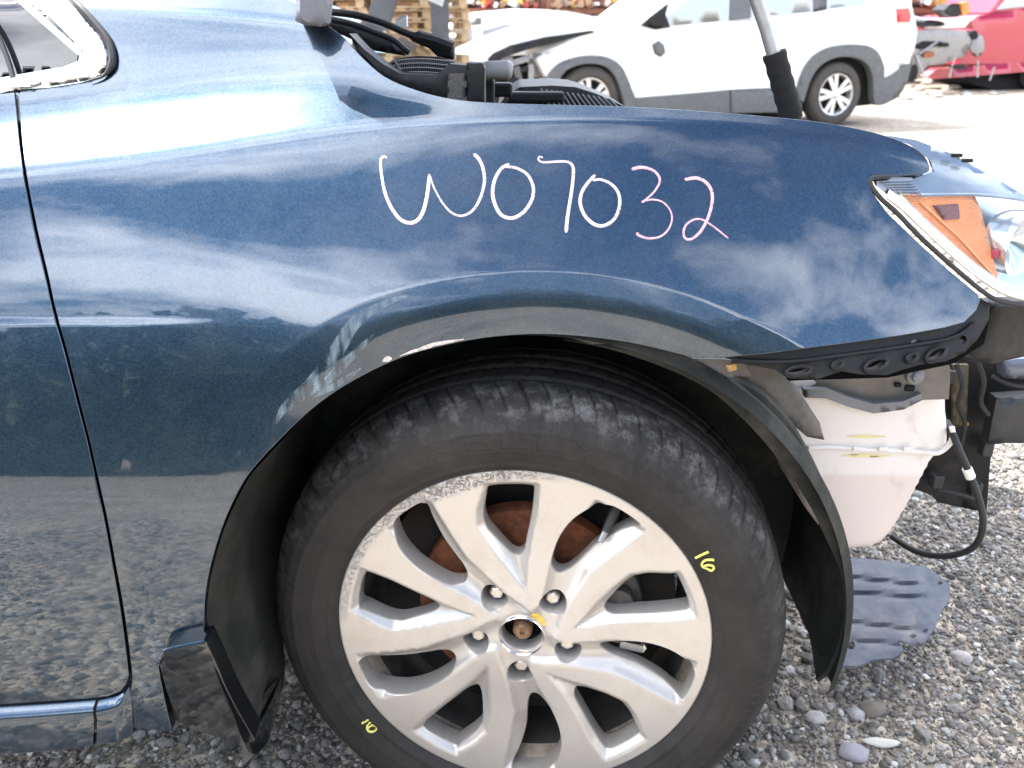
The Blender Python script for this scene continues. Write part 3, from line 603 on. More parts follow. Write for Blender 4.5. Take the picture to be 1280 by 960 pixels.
# lug nuts (shared mesh)
m_nut = M_('nut_plating', (.66, .64, .60), .3, .8, var=.15, vscale=200)
nb = MB(); I4 = Matrix.Identity(4)
hexp = [(.0, .0), (.0065, .0), (.0085, -.0012), (.0098, -.004), (.0098, -.024)]
nb.lathe(hexp, I4, 6)
base_nut = None
for x, y in HL:
    if base_nut is None:
        me = bpy.data.meshes.new('lug_nut'); me.from_pydata([tuple(q) for q in nb.v], [], nb.f); me.materials.append(m_nut)
        bm = bmesh.new(); bm.from_mesh(me); bmesh.ops.remove_doubles(bm, verts=bm.verts[:], dist=1e-6); bmesh.ops.recalc_face_normals(bm, faces=bm.faces[:])
        bmesh.ops.bevel(bm, geom=[e for e in bm.edges if len(e.link_faces) == 2 and e.calc_face_angle() > .5], offset=.0008, segments=2, affect='EDGES', profile=.5); bm.to_mesh(me); bm.free()
        base_nut = me
    o = bpy.data.objects.new('lug_nut', base_nut); C.objects.link(o); o.parent = rim
    o.matrix_parent_inverse = rim.matrix_world.inverted() if False else Matrix.Identity(4)
    o.matrix_basis = MW @ Matrix.Translation((x*.97, y*.97, -.019)) @ Matrix.Rotation(random.random(), 4, 'Z')
b = MB(); b.lathe([(.0265, -.003), (.0275, -.0015), (.0285, -.0026), (.0292, -.006)], MW, 48).build('bore_ring', m_chrome, rim, smooth=True)
m_rust = M_('rusty_steel', (.27, .095, .045), .8, .1, var=.45, vscale=60, bump=.4, bscale=400, dirt=(.12, .05, .03), dscale=25, damt=.6)
m_rust2 = M_('rusty_axle', (.26, .16, .09), .6, .5, var=.5, vscale=200, bump=.5, bscale=500)
b = MB(); b.lathe([(0, -.012), (.003, -.0125), (.0035, -.010), (.0085, -.010), (.009, -.009), (.0105, -.011), (.012, -.014), (.0125, -.03)], MW, 32).build('axle_end', m_rust2, rim, smooth=True)
b = MB(); b.lathe([(0, -.046), (.082, -.046)], MW, 32).build('hub_cavity', m_dark, rim)
b = MB(); b.add([tuple(onwheel(u, v, -.004)) for u, v in spline([(660, 774), (668, 768), (676, 772), (682, 782), (678, 786), (672, 780), (664, 780)], 3, closed=True)], [tuple(range(21))]).build('yellow_smear', M_('yellow_smear', (.75, .52, .12), .6, var=.3, vscale=300), rim, fix=False)
for q in bpy.data.objects['yellow_smear'].data.vertices:
    lc = MW.inverted() @ q.co; q.co = MW @ Vector((lc.x, lc.y, rh([(lc.x, lc.y)])[0]+.0006))
# valve
b = MB(); b.tube([wp(.206, 58, -.030), wp(.190, 57.6, -.020), wp(.176, 57, -.014)], [.0062, .0058, .0046], 12); vst = b.build('valve_stem', m_rubber, rim, smooth=True)
b = MB(); b.tube([wp(.177, 57, -.0145), wp(.164, 56.5, -.010)], [.0042, .0040], 12).build('valve_cap', m_steel, rim, smooth=True)

# brake disc, hat, dust shield, caliper
b = MB(); b.lathe([(.078, -.067), (.139, -.067), (.1405, -.069), (.1405, -.089), (.078, -.089)], MW, 90); disc = b.build('brake_disc', m_rust, car, smooth=True)
m_hat = M_('disc_hat', (.10, .10, .105), .5, .6, var=.3, vscale=40)
b = MB(); b.lathe([(.030, -.042), (.070, -.042), (.075, -.045), (.078, -.070)], MW, 60).build('disc_hat', m_hat, disc, smooth=True)
b = MB(); b.lathe([(.03, -.100), (.12, -.098), (.165, -.104), (.192, -.098)], MW, 60).build('dust_shield', m_black, car, smooth=True)
m_cal = M_('caliper_iron', (.10, .095, .09), .6, .4, var=.4, vscale=50, bump=.4, bscale=200, dirt=(.16, .10, .07), damt=.5)
b = MB()
def cpt(r, a, o): return wp(r, a, o)
for (r0, r1, a0, a1, o0, o1) in ((.100, .150, -16, 30, -.052, -.100),):
    n = 12; lo = [cpt(r0, a0+(a1-a0)*i/n, o0) for i in range(n+1)]+[cpt(r1, a1+(a0-a1)*i/n, o0) for i in range(n+1)]
    b.prism(lo, Nw*(o1-o0))
cal = b.build('brake_caliper', m_cal, car, bevel=.004)
b = MB(); b.tube([wp(.118, -2, -.030), wp(.118, -2, -.060)], .018, 20); b.tube([wp(.122, 17, -.034), wp(.122, 17, -.060)], .018, 20); b.build('piston_housing', m_cal, cal, bevel=.002)
b = MB(); b.box(wp(.138, -11, -.040), (.030, .012, .020), rot=MW.to_3x3() @ Matrix.Rotation(R(-10), 3, 'Z'), bevel=.002).build('caliper_bracket', m_steel, cal, smooth=True)
b = MB(); b.tube([wp(.150, -11, -.032), wp(.150, -11, -.045)], .0075, 6).build('bracket_bolt', m_nut, cal, bevel=.001)
b = MB(); b.tube([tuple(wp(r, a, o)) for r, a, o in spline([(.125, 28, -.05), (.135, 36, -.038), (.150, 42, -.032), (.160, 49, -.036), (.172, 52, -.045), (.186, 54, -.07)], 6)], .0095, 12).build('brake_hose', m_rubber, cal, smooth=True)
# well: dark lining round the wheel
b = MB(); M2 = Matrix(((1, 0, 0, WX), (0, 0, -1, .86), (0, 1, 0, WZ), (0, 0, 0, 1)))
b.lathe([(.392, -.018), (.405, -.03), (.412, -.30), (.05, -.31)], M2, 80, a0=R(-12), a1=R(196)).build('wheel_well_liner', m_liner, car, smooth=True)

# ------------------------------------------------------------------ ground and gravel
def ground_mat():
    m = M_('gravel_ground', (.2, .19, .18), .9); t = m.node_tree; n = t.nodes; l = t.links; p = n['Principled BSDF']
    tcn = n.new('ShaderNodeTexCoord')
    a = n.new('ShaderNodeTexVoronoi'); a.inputs['Scale'].default_value = 75; l.new(tcn.outputs['Object'], a.inputs['Vector'])
    c = n.new('ShaderNodeTexVoronoi'); c.inputs['Scale'].default_value = 26; l.new(tcn.outputs['Object'], c.inputs['Vector'])
    s = n.new('ShaderNodeSeparateXYZ'); l.new(a.outputs['Color'], s.inputs[0])
    r = n.new('ShaderNodeValToRGB'); l.new(s.outputs[0], r.inputs[0]); e = r.color_ramp.elements
    e[0].color = (.13, .108, .084, 1); e[1].color = (.54, .465, .375, 1); k1 = e.new(.55); k1.color = (.30, .25, .195, 1)
    b = n.new('ShaderNodeTexNoise'); b.inputs['Scale'].default_value = 2.2; b.inputs['Detail'].default_value = 6; l.new(tcn.outputs['Object'], b.inputs['Vector'])
    mr = n.new('ShaderNodeMapRange'); mr.inputs[1].default_value = .3; mr.inputs[2].default_value = .7; mr.inputs[3].default_value = .75; mr.inputs[4].default_value = 1.25; l.new(b.outputs['Fac'], mr.inputs[0])
    mu = n.new('ShaderNodeVectorMath'); mu.operation = 'SCALE'; l.new(r.outputs[0], mu.inputs[0]); l.new(mr.outputs[0], mu.inputs['Scale']); l.new(mu.outputs[0], p.inputs['Base Color'])
    b1 = n.new('ShaderNodeBump'); b1.inputs['Strength'].default_value = 1; b1.inputs['Distance'].default_value = .006; b1.invert = True; l.new(a.outputs['Distance'], b1.inputs['Height'])
    b2 = n.new('ShaderNodeBump'); b2.inputs['Strength'].default_value = .7; b2.inputs['Distance'].default_value = .012; b2.invert = True; l.new(c.outputs['Distance'], b2.inputs['Height']); l.new(b1.outputs[0], b2.inputs['Normal']); l.new(b2.outputs[0], p.inputs['Normal'])
    return m
g = mk('ground', [(-400, -400, 0), (400, -400, 0), (400, 400, 0), (-400, 400, 0)], [(0, 1, 2, 3)], ground_mat(), smooth=False); tag(g, kind='structure')
def stone_mat():
    m = M_('stone', (.3, .29, .28), .85); t = m.node_tree; n = t.nodes; l = t.links; p = n['Principled BSDF']
    a = n.new('ShaderNodeAttribute'); a.attribute_name = 'tone'; z = n.new('ShaderNodeTexNoise'); z.inputs['Scale'].default_value = 220; z.inputs['Detail'].default_value = 4
    tcn = n.new('ShaderNodeTexCoord'); l.new(tcn.outputs['Object'], z.inputs['Vector'])
    r = n.new('ShaderNodeValToRGB'); e = r.color_ramp.elements; e[0].color = (.075, .070, .066, 1); e[1].color = (.70, .685, .665, 1); q = e.new(.35); q.color = (.170, .160, .150, 1); q = e.new(.7); q.color = (.31, .30, .285, 1); q = e.new(.5); q.color = (.235, .212, .188, 1)
    l.new(a.outputs['Fac'], r.inputs[0]); mr = n.new('ShaderNodeMapRange'); mr.inputs[1].default_value = .3; mr.inputs[2].default_value = .7; mr.inputs[3].default_value = .62; mr.inputs[4].default_value = 1.05; l.new(z.outputs['Fac'], mr.inputs[0])
    mu = n.new('ShaderNodeVectorMath'); mu.operation = 'SCALE'; l.new(r.outputs[0], mu.inputs[0]); l.new(mr.outputs[0], mu.inputs['Scale']); l.new(mu.outputs[0], p.inputs['Base Color'])
    return m
m_stone = stone_mat()
bm = bmesh.new(); bmesh.ops.create_icosphere(bm, subdivisions=1, radius=1); bm.verts.index_update(); ico = np.array([tuple(q.co) for q in bm.verts]); icf = np.array([[q.index for q in f.verts] for f in bm.faces]); bm.free()
def gravel(name, n, xr, yr, smin, smax, pw=2.2, zoff=.3):
    x = rng.uniform(*xr, n); y = rng.uniform(*yr, n); s = smin+(smax-smin)*rng.random(n)**pw
    nv, nf = len(ico), len(icf); V_ = ico[None]*rng.uniform(.68, 1.22, (n, nv, 1)); sc_ = np.stack([np.ones(n), rng.uniform(.6, 1, n), rng.uniform(.4, .8, n)], 1)*s[:, None]
    V_ = V_*sc_[:, None]; a = rng.uniform(0, 6.28, n); tl = rng.normal(0, .3, n)
    ct, st = np.cos(tl)[:, None], np.sin(tl)[:, None]; yy_ = V_[:, :, 1]*ct-V_[:, :, 2]*st; zz = V_[:, :, 1]*st+V_[:, :, 2]*ct
    ca, sa = np.cos(a)[:, None], np.sin(a)[:, None]; xx = V_[:, :, 0]*ca-yy_*sa; y2 = V_[:, :, 0]*sa+yy_*ca
    VV = np.stack([xx+x[:, None], y2+y[:, None], zz+(s*zoff)[:, None]], 2).reshape(-1, 3)
    FF = (icf[None]+(np.arange(n)*nv)[:, None, None]).reshape(-1, 3)
    me = bpy.data.meshes.new(name); me.vertices.add(len(VV)); me.vertices.foreach_set('co', VV.astype(np.float32).ravel())
    me.loops.add(FF.size); me.loops.foreach_set('vertex_index', FF.astype(np.int32).ravel()); me.polygons.add(len(FF)); me.polygons.foreach_set('loop_start', np.arange(0, FF.size, 3, dtype=np.int32)); me.polygons.foreach_set('loop_total', np.full(len(FF), 3, np.int32))
    me.update(calc_edges=True); me.materials.append(m_stone); me.polygons.foreach_set('use_smooth', np.repeat(rng.random(n) < .35, nf))
    a_ = me.attributes.new('tone', 'FLOAT', 'POINT'); a_.data.foreach_set('value', np.repeat(np.clip(rng.beta(2, 2.2, n), 0, 1), nv).astype(np.float32))
    o = bpy.data.objects.new(name, me); C.objects.link(o); return tag(o, kind='stuff')
bm = bmesh.new(); bmesh.ops.create_cube(bm, size=1.3); bm.verts.index_update(); bmesh.ops.triangulate(bm, faces=bm.faces[:]); cub = np.array([tuple(q.co) for q in bm.verts]); cubf = np.array([[q.index for q in f.verts] for f in bm.faces]); bm.free()
gravel('gravel', 26000, (-.9, 2.0), (.75, 2.6), .003, .0105, 2.2)
gravel('gravel', 2600, (-.9, 2.2), (.75, 3.2), .007, .0175, 2.0)
gravel('gravel', 9000, (-.9, 3.4), (1.8, 5.5), .006, .019, 2.8)
gravel('gravel', 9000, (-1.6, 1.6), (-1.5, .75), .004, .018, 3)
ico, icf = cub, cubf
gravel('gravel', 135000, (-.9, 2.0), (.75, 2.5), .0012, .0050, 1.6, zoff=.5)

# ------------------------------------------------------------------ shaped sheets
def plate(name, px, fn, thick, mat, parent=None, holes=(), step=6, pillow=0, build=True, dirv=(0, 1, 0), res=4):
    """outline in picture coordinates dropped on the surface fn(u, v) -> point, given a thickness"""
    o2 = resample(px, res); 
    if sum(o2[i][0]*o2[(i+1) % len(o2)][1]-o2[(i+1) % len(o2)][0]*o2[i][1] for i in range(len(o2))) < 0: o2 = o2[::-1]
    hs = [resample(h, res) for h in holes]
    P, Tt = cdt(o2, hs, step, step); n = len(P); dv = Vector(dirv)
    fr = [fn(u, v) for u, v in P]
    if pillow:
        dd = pdist(P, o2); rp = pillow
        for i in range(n):
            if dd[i] < rp: fr[i] = fr[i]+dv*(rp/1100*(1-math.sqrt(max(0, 1-((rp-dd[i])/rp)**2))))
    vs = fr+[p+dv*thick for p in fr]; fs = [tuple(int(q) for q in t) for t in Tt]; fs += [tuple(int(q)+n for q in t)[::-1] for t in Tt]
    st = 0
    for lp in [o2]+hs:
        m = len(lp); idx = [st+i for i in range(m)]
        fs += [(idx[i], idx[(i+1) % m], idx[(i+1) % m]+n, idx[i]+n) for i in range(m)]; st += m
    b = MB(); b.add(vs, fs)
    o = b.build(name, mat, parent, smooth=True); return o
def Yp(y, ku=0, kv=0, u0=0, v0=0): return lambda u, v: at(u, v, y+ku*(u-u0)+kv*(v-v0))
def ell(cu, cv, a, b, ang=0, n=18): 
    c, s = math.cos(R(ang)), math.sin(R(ang)); return [(cu+a*math.cos(t)*c-b*math.sin(t)*s, cv+a*math.cos(t)*s+b*math.sin(t)*c) for t in [2*math.pi*i/n for i in range(n)]]

def mark_mat(name, col):
    m = M_(name, col, .6, var=.10, vscale=40); t = m.node_tree; n = t.nodes; l = t.links; a = n.new('ShaderNodeTexNoise'); a.inputs['Scale'].default_value = 420; a.inputs['Detail'].default_value = 3
    c_ = n.new('ShaderNodeTexCoord'); l.new(c_.outputs['Object'], a.inputs['Vector']); r_ = n.new('ShaderNodeMapRange'); r_.inputs[1].default_value = .3; r_.inputs[2].default_value = .48; r_.inputs[3].default_value = .35; r_.inputs[4].default_value = 1; l.new(a.outputs['Fac'], r_.inputs[0]); l.new(r_.outputs[0], n['Principled BSDF'].inputs['Alpha']); return m
# fender writing
b1, b2 = MB(), MB()
def stroke(b, px, w=.0037):
    P_ = []; q0 = spline(px, 6)
    pts = [onS(u, v) for u, v in q0]; nn = [Vector(SN(np.array([p.x]), np.array([p.z]))[0]) for p in pts]
    m = len(pts); ww = [w*(.75+.25*math.sin(3*i/m+len(px)))*(1 if 0 < i < m-1 else .5) for i in range(m)]
    vs, fs = ribbon(pts, nn, ww, .0005); b.add(vs, fs)
def zz(pts): return [(440+x/2.56, 160+y/2.56) for x, y in pts]
stroke(b1, zz([(112, 97), (103, 92), (92, 104), (95, 150), (107, 210), (130, 262), (158, 295), (190, 304), (215, 290), (232, 255), (243, 200), (248, 148)]))
stroke(b1, zz([(248, 148), (262, 190), (290, 240), (320, 272), (352, 281), (385, 265), (410, 225), (424, 170), (418, 125), (405, 98), (389, 83)]))
stroke(b1, zz([(503, 115), (478, 130), (457, 165), (450, 210), (460, 250), (480, 280), (515, 288), (550, 268), (575, 230), (580, 190), (562, 150), (525, 128), (490, 124)]))
stroke(b1, zz([(611, 95), (600, 92), (597, 102), (612, 110), (650, 108), (688, 108), (706, 122), (708, 155), (700, 220), (690, 280), (685, 335)]))
stroke(b1, zz([(778, 150), (755, 175), (736, 205), (730, 240), (745, 280), (775, 308), (808, 312), (840, 290), (856, 250), (853, 210), (830, 180), (795, 165), (770, 168)]), .0036)
stroke(b2, zz([(895, 133), (920, 126), (950, 130), (975, 145), (985, 170), (970, 200), (945, 225), (926, 238)]), .0035)
stroke(b2, zz([(926, 238), (955, 229), (990, 235), (1015, 258), (1024, 290), (1012, 325), (985, 348), (950, 353), (920, 345), (911, 335)]), .0035)
stroke(b2, zz([(1064, 165), (1100, 160), (1130, 172), (1150, 200), (1152, 240), (1138, 290), (1112, 335), (1080, 357), (1062, 345), (1066, 315), (1090, 295), (1120, 293), (1160, 318), (1204, 353)]), .0035)
b1.build('marker_writing', mark_mat('marker_white', (.74, .62, .67)), fender, fix=False)
m_pink = mark_mat('marker_pink', (.70, .43, .49))
b2.build('marker_writing', m_pink, fender, fix=False)

m_streak = M_('painted_reflection', (.30, .40, .46), .6); m_streak.blend_method = 'HASHED' if hasattr(m_streak, 'blend_method') else None  # pale blue reflection painted onto the fender flare as see-through streaks
t = m_streak.node_tree; n = t.nodes; l = t.links; tcn = n.new('ShaderNodeTexCoord'); mp_ = n.new('ShaderNodeMapping'); mp_.inputs['Rotation'].default_value = (0, R(-35), 0); mp_.inputs['Scale'].default_value = (120, 30, 30); l.new(tcn.outputs['Object'], mp_.inputs[0])
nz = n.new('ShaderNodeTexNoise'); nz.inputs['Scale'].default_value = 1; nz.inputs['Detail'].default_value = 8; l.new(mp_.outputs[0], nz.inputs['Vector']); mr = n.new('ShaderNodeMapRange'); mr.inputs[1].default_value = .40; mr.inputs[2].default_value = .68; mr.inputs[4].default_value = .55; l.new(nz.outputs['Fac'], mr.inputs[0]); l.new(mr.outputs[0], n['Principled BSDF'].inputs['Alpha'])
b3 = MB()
def reflection_or_chip(b, px, wmax):
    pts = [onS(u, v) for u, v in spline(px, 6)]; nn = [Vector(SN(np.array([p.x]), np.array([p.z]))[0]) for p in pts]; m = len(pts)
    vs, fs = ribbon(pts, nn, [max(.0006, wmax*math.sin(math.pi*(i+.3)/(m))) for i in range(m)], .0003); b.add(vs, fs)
reflection_or_chip(b3, [(520, 366), (480, 380), (445, 402), (420, 440), (396, 474), (368, 500), (352, 515), (345, 532)], .016)
reflection_or_chip(b3, [(470, 415), (440, 445), (405, 480), (385, 496)], .009)
reflection_or_chip(b3, [(452, 460), (425, 478), (392, 497)], .007)
b3.build('reflection_streak', m_streak, fender, fix=False)
b3 = MB(); reflection_or_chip(b3, [(522, 436), (545, 430), (580, 424)], .004); reflection_or_chip(b3, [(500, 445), (520, 438), (540, 434)], .003); reflection_or_chip(b3, [(478, 452), (484, 449), (490, 448)], .006)
b3.build('paint_chip', M_('bare_chip', (.55, .50, .46), .6, var=.4, vscale=200), fender, fix=False)
# dark plates, brackets and tank below the fender's front end
sY = lambda off: (lambda u, v: onS(u, v, -off))
holes = [ell(998, 464, 16, 6, -8), ell(1047, 456, 7, 4, -20), ell(1095, 456, 15, 7, -22), ell(1140, 447, 7, 4.5, -25), ell(1170, 443, 14, 7, -32), ell(1145, 427, 6, 3, -10), ell(1204, 425, 4.5, 5.5)]
plate('bumper_bracket', [(905, 447), (960, 441), (1060, 428), (1130, 418), (1205, 402), (1221, 387), (1226, 374), (1238, 382), (1236, 400), (1222, 424), (1205, 441), (1182, 452), (1150, 456), (1128, 462), (1108, 469), (1075, 468), (1052, 464), (1022, 474), (985, 473), (968, 462), (935, 456)], sY(.012), .012, m_black, car, holes=holes, step=8)
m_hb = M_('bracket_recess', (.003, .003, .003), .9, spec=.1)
bb = MB()
for h_ in holes[:5]:
    q_ = [sY(.009)(u, v) for u, v in h_]; bb.tube(q_+[q_[0]], .0022, 6, cap=False)
q_ = [sY(.010)(u, v) for u, v in spline([(915, 451), (985, 452), (1060, 443), (1130, 433), (1190, 422), (1218, 404)], 6)]; bb.tube(q_, .0026, 6)
o = bb.build('bracket_bead', m_black, car, smooth=True); o['kind'] = 'stuff'
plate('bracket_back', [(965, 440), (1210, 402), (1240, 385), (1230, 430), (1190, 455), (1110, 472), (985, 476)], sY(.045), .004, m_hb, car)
m_gp = M_('grey_primer_steel', (.17, .165, .16), .55, .3, var=.3, vscale=25, bump=.2, dirt=(.23, .21, .18), damt=.7)
def brk(u, v): return at(u, v, 1.005-.00022*(u-1100)+(.022 if v < 493 else -.012))
plate('fender_stay', [(1010, 468), (1060, 462), (1120, 455), (1186, 448), (1188, 470), (1186, 499), (1152, 500), (1130, 512), (1092, 516), (1062, 508), (1032, 497), (1006, 496), (1007, 487), (1022, 480)], Yp(1.0, -.0002, 0, 1100), .004, m_gp, car, step=7)
m_gpl = M_('grey_primer_edge', (.20, .215, .245), .5, .3, var=.2)
plate('stay_flange', [(1005, 486), (1035, 487), (1062, 497), (1092, 505), (1128, 502), (1152, 492), (1153, 500), (1130, 512), (1092, 517), (1062, 509), (1032, 498), (1006, 497)], Yp(.985, -.0002, 0, 1100), .010, m_gpl, car, step=7)
bb = MB(); c = at(1145, 471, .985); bb.tube([c, c+Vector((0, .012, 0))], .0105, 24); bb.tube([c-Vector((0, .006, 0)), c], .0062, 6); bb.build('flange_bolt', m_gpl, car, bevel=.0008)
bb = MB(); c = at(912, 452, .90); bb.tube([c, c+Vector((.002, 0, -.008))], .009, 20); bb.tube([c+Vector((.002, 0, -.008)), c+Vector((.003, 0, -.014))], .006, 6); bb.build('rusty_bolt', M_('brass_rust', (.42, .27, .12), .45, .7, var=.4, vscale=200), car, bevel=.0008)
bb = MB(); bb.box(at(1173, 467, .99), (.022, .002, .0016)).build('stay_slot', m_chrome, car)
bb = MB(); c = at(1137, 485, .992); bb.box(c, (.012, .006, .008), bevel=.002); bb.box(at(1122, 481, .993), (.008, .006, .005), bevel=.001); bb.build('black_clip', m_dark, car)
# washer tank
mt = M_('white_tank_plastic', (.82, .78, .76), .35, coat=.0, var=.06, vscale=8, bump=.05); t = mt.node_tree; n = t.nodes; l = t.links; p = n['Principled BSDF']
p.inputs['Subsurface Weight'].default_value = .15; p.inputs['Subsurface Radius'].default_value = (.02, .015, .012)
zt = at(1080, 603, 1.0).z
tcn = n.new('ShaderNodeTexCoord'); sx = n.new('ShaderNodeSeparateXYZ'); l.new(tcn.outputs['Object'], sx.inputs[0]); mr = n.new('ShaderNodeMapRange'); mr.inputs[1].default_value = zt+.004; mr.inputs[2].default_value = zt-.004; l.new(sx.outputs[2], mr.inputs[0])
mi = n.new('ShaderNodeMixRGB'); l.new(mr.outputs[0], mi.inputs[0]); mi.inputs[1].default_value = (.84, .79, .76, 1); mi.inputs[2].default_value = (.76, .66, .61, 1)
nz = n.new('ShaderNodeTexNoise'); nz.inputs['Scale'].default_value = 28; nz.inputs['Detail'].default_value = 8; l.new(tcn.outputs['Object'], nz.inputs['Vector']); m3 = n.new('ShaderNodeMapRange'); m3.inputs[1].default_value = .62; m3.inputs[2].default_value = .8; m3.inputs[4].default_value = .5; l.new(nz.outputs['Fac'], m3.inputs[0])
m4 = n.new('ShaderNodeMixRGB'); l.new(m3.outputs[0], m4.inputs[0]); l.new(mi.outputs[0], m4.inputs[1]); m4.inputs[2].default_value = (.45, .36, .27, 1); l.new(m4.outputs[0], p.inputs['Base Color'])
tank_px = [(985, 470), (1186, 480), (1187, 520), (1189, 545), (1188, 558), (1172, 572), (1162, 590), (1142, 628), (1122, 662), (1107, 680), (1092, 689), (1066, 692), (1048, 692), (1010, 640), (985, 560)]
tank = plate('washer_tank', tank_px, Yp(1.02), .13, mt, car, step=5, pillow=14)
bb = MB(); bb.tube([at(u, v, 1.017) for u, v in spline([(1010, 560), (1040, 559), (1080, 562), (1110, 563), (1150, 565), (1172, 566), (1186, 556), (1191, 545), (1190, 534)], 4)], .0035, 8).build('tank_seam', mt, tank, smooth=True)
bb = MB()
for u in (1072, 1104, 1135): bb.box(at(u, 561, 1.013), (.013, .004, .006), bevel=.001)
bb.build('seam_tab', mt, tank)
m_ym = M_('yellow_mark', (.80, .72, .38), .7)
for (u0, u1, v) in ((1058, 1108, 546), (1052, 1115, 570)):
    plate('crayon_mark', [(u0, v), (u0+12, v-2), ((u0+u1)/2, v-2.5), (u1, v), (u1-15, v+1.5), (u0+15, v+2)], Yp(1.0188), .0008, m_ym, tank, step=4)
m_stain = M_('stained_panel', (.30, .22, .14), .7, var=.4, vscale=20, dirt=(.5, .4, .28), damt=.8)
plate('inner_wing', [(930, 440), (1075, 440), (1080, 500), (1010, 560), (1030, 600), (1000, 620), (960, 520)], Yp(1.045), .01, m_stain, car)
# front liner: curved sheet, flange towards the camera
edge = spline([(705, 421), (760, 427), (810, 437), (860, 454), (905, 470), (950, 492), (985, 527), (1012, 572), (1035, 622), (1052, 672), (1062, 715), (1064, 760), (1056, 800), (1040, 838), (1024, 852)], 5)
inn = spline([(705, 425), (760, 436), (805, 450), (850, 468), (890, 490), (925, 520), (955, 552), (985, 590), (1012, 632), (1030, 668), (1050, 715), (1055, 760), (1048, 800), (1034, 836), (1020, 850)], 5)
vs = []; fs = []; m = len(edge)
for i, ((u, v), (u2, v2)) in enumerate(zip(edge, inn)):
    t = i/(m-1); Yo = .905+.01*t; wob = .004*math.sin(i*.9)
    p = at(u, v, Yo); q = at(u2, v2, Yo-.002); back = q.copy(); back.y += .30; cv = Vector((WX, 0, WZ))-Vector((q.x, 0, q.z)); cv.normalize()
    dl = -.02*max(0, t-.45)
    for k_ in range(7):
        w = k_/6; r_ = q.lerp(back, w)-cv*(.05*math.sin(math.pi*min(1, w*1.4)/2))*(1-.3*t); vs.append(r_)
    vs += [q, p, p+Vector((.003, .012, .002)), q.lerp(p, .5)+Vector((0, -.003, 0))]
K = 11
for i in range(m-1):
    a = i*K; b = a+K
    for k_ in range(6): fs.append((a+k_, a+k_+1, b+k_+1, b+k_))
    fs += [(a+7, b+7, b+10, a+10), (a+10, b+10, b+8, a+8), (a+8, b+8, b+9, a+9)]
o = mk('front_liner', vs, fs, m_liner, car); autosmooth(o, .8)
m_fl = M_('flange_plastic', (.085, .082, .082), .55, var=.3, vscale=30, bump=.3, bscale=150, dirt=(.2, .16, .14), damt=.6)
plate('liner_flange', [(905, 450), (958, 446), (985, 470), (1008, 502), (1026, 530), (1032, 552), (1010, 548), (980, 522), (945, 490), (905, 468)], Yp(.925, .0002, 0, 905), .006, m_fl, car, step=7, pillow=5)
plate('torn_liner_edge', [(706, 420), (735, 423), (790, 430), (862, 448), (905, 449), (928, 452), (940, 470), (915, 472), (885, 466), (862, 464), (848, 458), (825, 450), (800, 440), (760, 430), (738, 430)], Yp(.893), .004, m_fl, car, step=6)
# radiator support and dark parts of the open nose
plate('radiator_support', [(1150, 445), (1340, 440), (1340, 470), (1300, 478), (1302, 548), (1240, 556), (1237, 590), (1233, 641), (1200, 634), (1172, 628), (1170, 622), (1146, 612), (1160, 570), (1165, 520)], Yp(1.19), .05, m_black, car, step=12)
plate('nose_panel', [(1238, 380), (1340, 375), (1340, 440), (1290, 447), (1245, 457), (1190, 452), (1215, 434), (1232, 404)], Yp(1.0, .0004, 0, 1200), .02, m_black, car, step=9, pillow=8)
m_dk2 = M_('dark_bracket_steel', (.05, .052, .056), .45, .4, var=.3)
plate('end_bracket', [(1248, 499), (1340, 493), (1340, 548), (1278, 556), (1237, 555), (1240, 540)], Yp(1.13), .02, m_dk2, car, step=9, pillow=5)
plate('end_bracket', [(1256, 453), (1275, 450), (1340, 450), (1340, 480), (1258, 474)], Yp(1.10), .02, M_('blue_grey_steel', (.16, .18, .24), .35, .6), car, step=9, pillow=5)
plate('olive_strip', [(1190, 456), (1211, 456), (1208, 532), (1192, 534)], Yp(1.17), .006, M_('olive_plastic', (.10, .085, .05), .6, var=.4), car, step=9)
bb = MB(); bb.box(at(1206, 530, 1.165), (.010, .005, .005), bevel=.001).build('orange_clip', M_('orange_plastic', (.5, .22, .03), .5), car)
bb = MB()
for k_ in range(5):
    u = 1158+k_*16; bb.add([at(u, 600+k_*4, 1.185), at(u+14, 604+k_*4, 1.185), at(u+16, 560, 1.185), at(u+8, 560, 1.185)], [(0, 1, 2, 3)])
hose = MB().tube([at(u, v, yy) for u, v, yy in spline([(1184, 528, 1.06), (1190, 540, 1.02), (1200, 565, 1.0), (1212, 592, 1.0), (1223, 622, 1.0), (1229, 652, 1.0), (1222, 678, 1.01), (1203, 691, 1.03), (1175, 695, 1.06), (1145, 689, 1.1), (1115, 671, 1.16)], 6)], .0045, 12).build('washer_hose', m_rubber, car, smooth=True)
MB().tube([at(1208.5, 585, 1.0), at(1213.5, 597, 1.0)], .0062, 14).build('hose_clip', M_('white_clip', (.8, .82, .76), .4), hose, bevel=.001)
for q_ in ([(1196, 455, 1.15), (1203, 480, 1.14), (1198, 505, 1.15), (1206, 530, 1.15), (1200, 560, 1.16)], [(1222, 452, 1.14), (1230, 476, 1.13), (1226, 502, 1.14), (1236, 520, 1.13)], [(1240, 470, 1.12), (1262, 480, 1.11), (1290, 484, 1.11)], [(1172, 612, 1.17), (1200, 618, 1.16), (1228, 628, 1.16)]):
    MB().tube([at(*q) for q in spline(q_, 5)], .0035, 8).build('wire', m_rubber, car, smooth=True)
for u, v in ((1186, 470), (1232, 560), (1170, 600), (1218, 610)): MB().box(at(u, v, 1.17), (.016, .02, .022), bevel=.003).build('support_bracket', m_dk2, car)
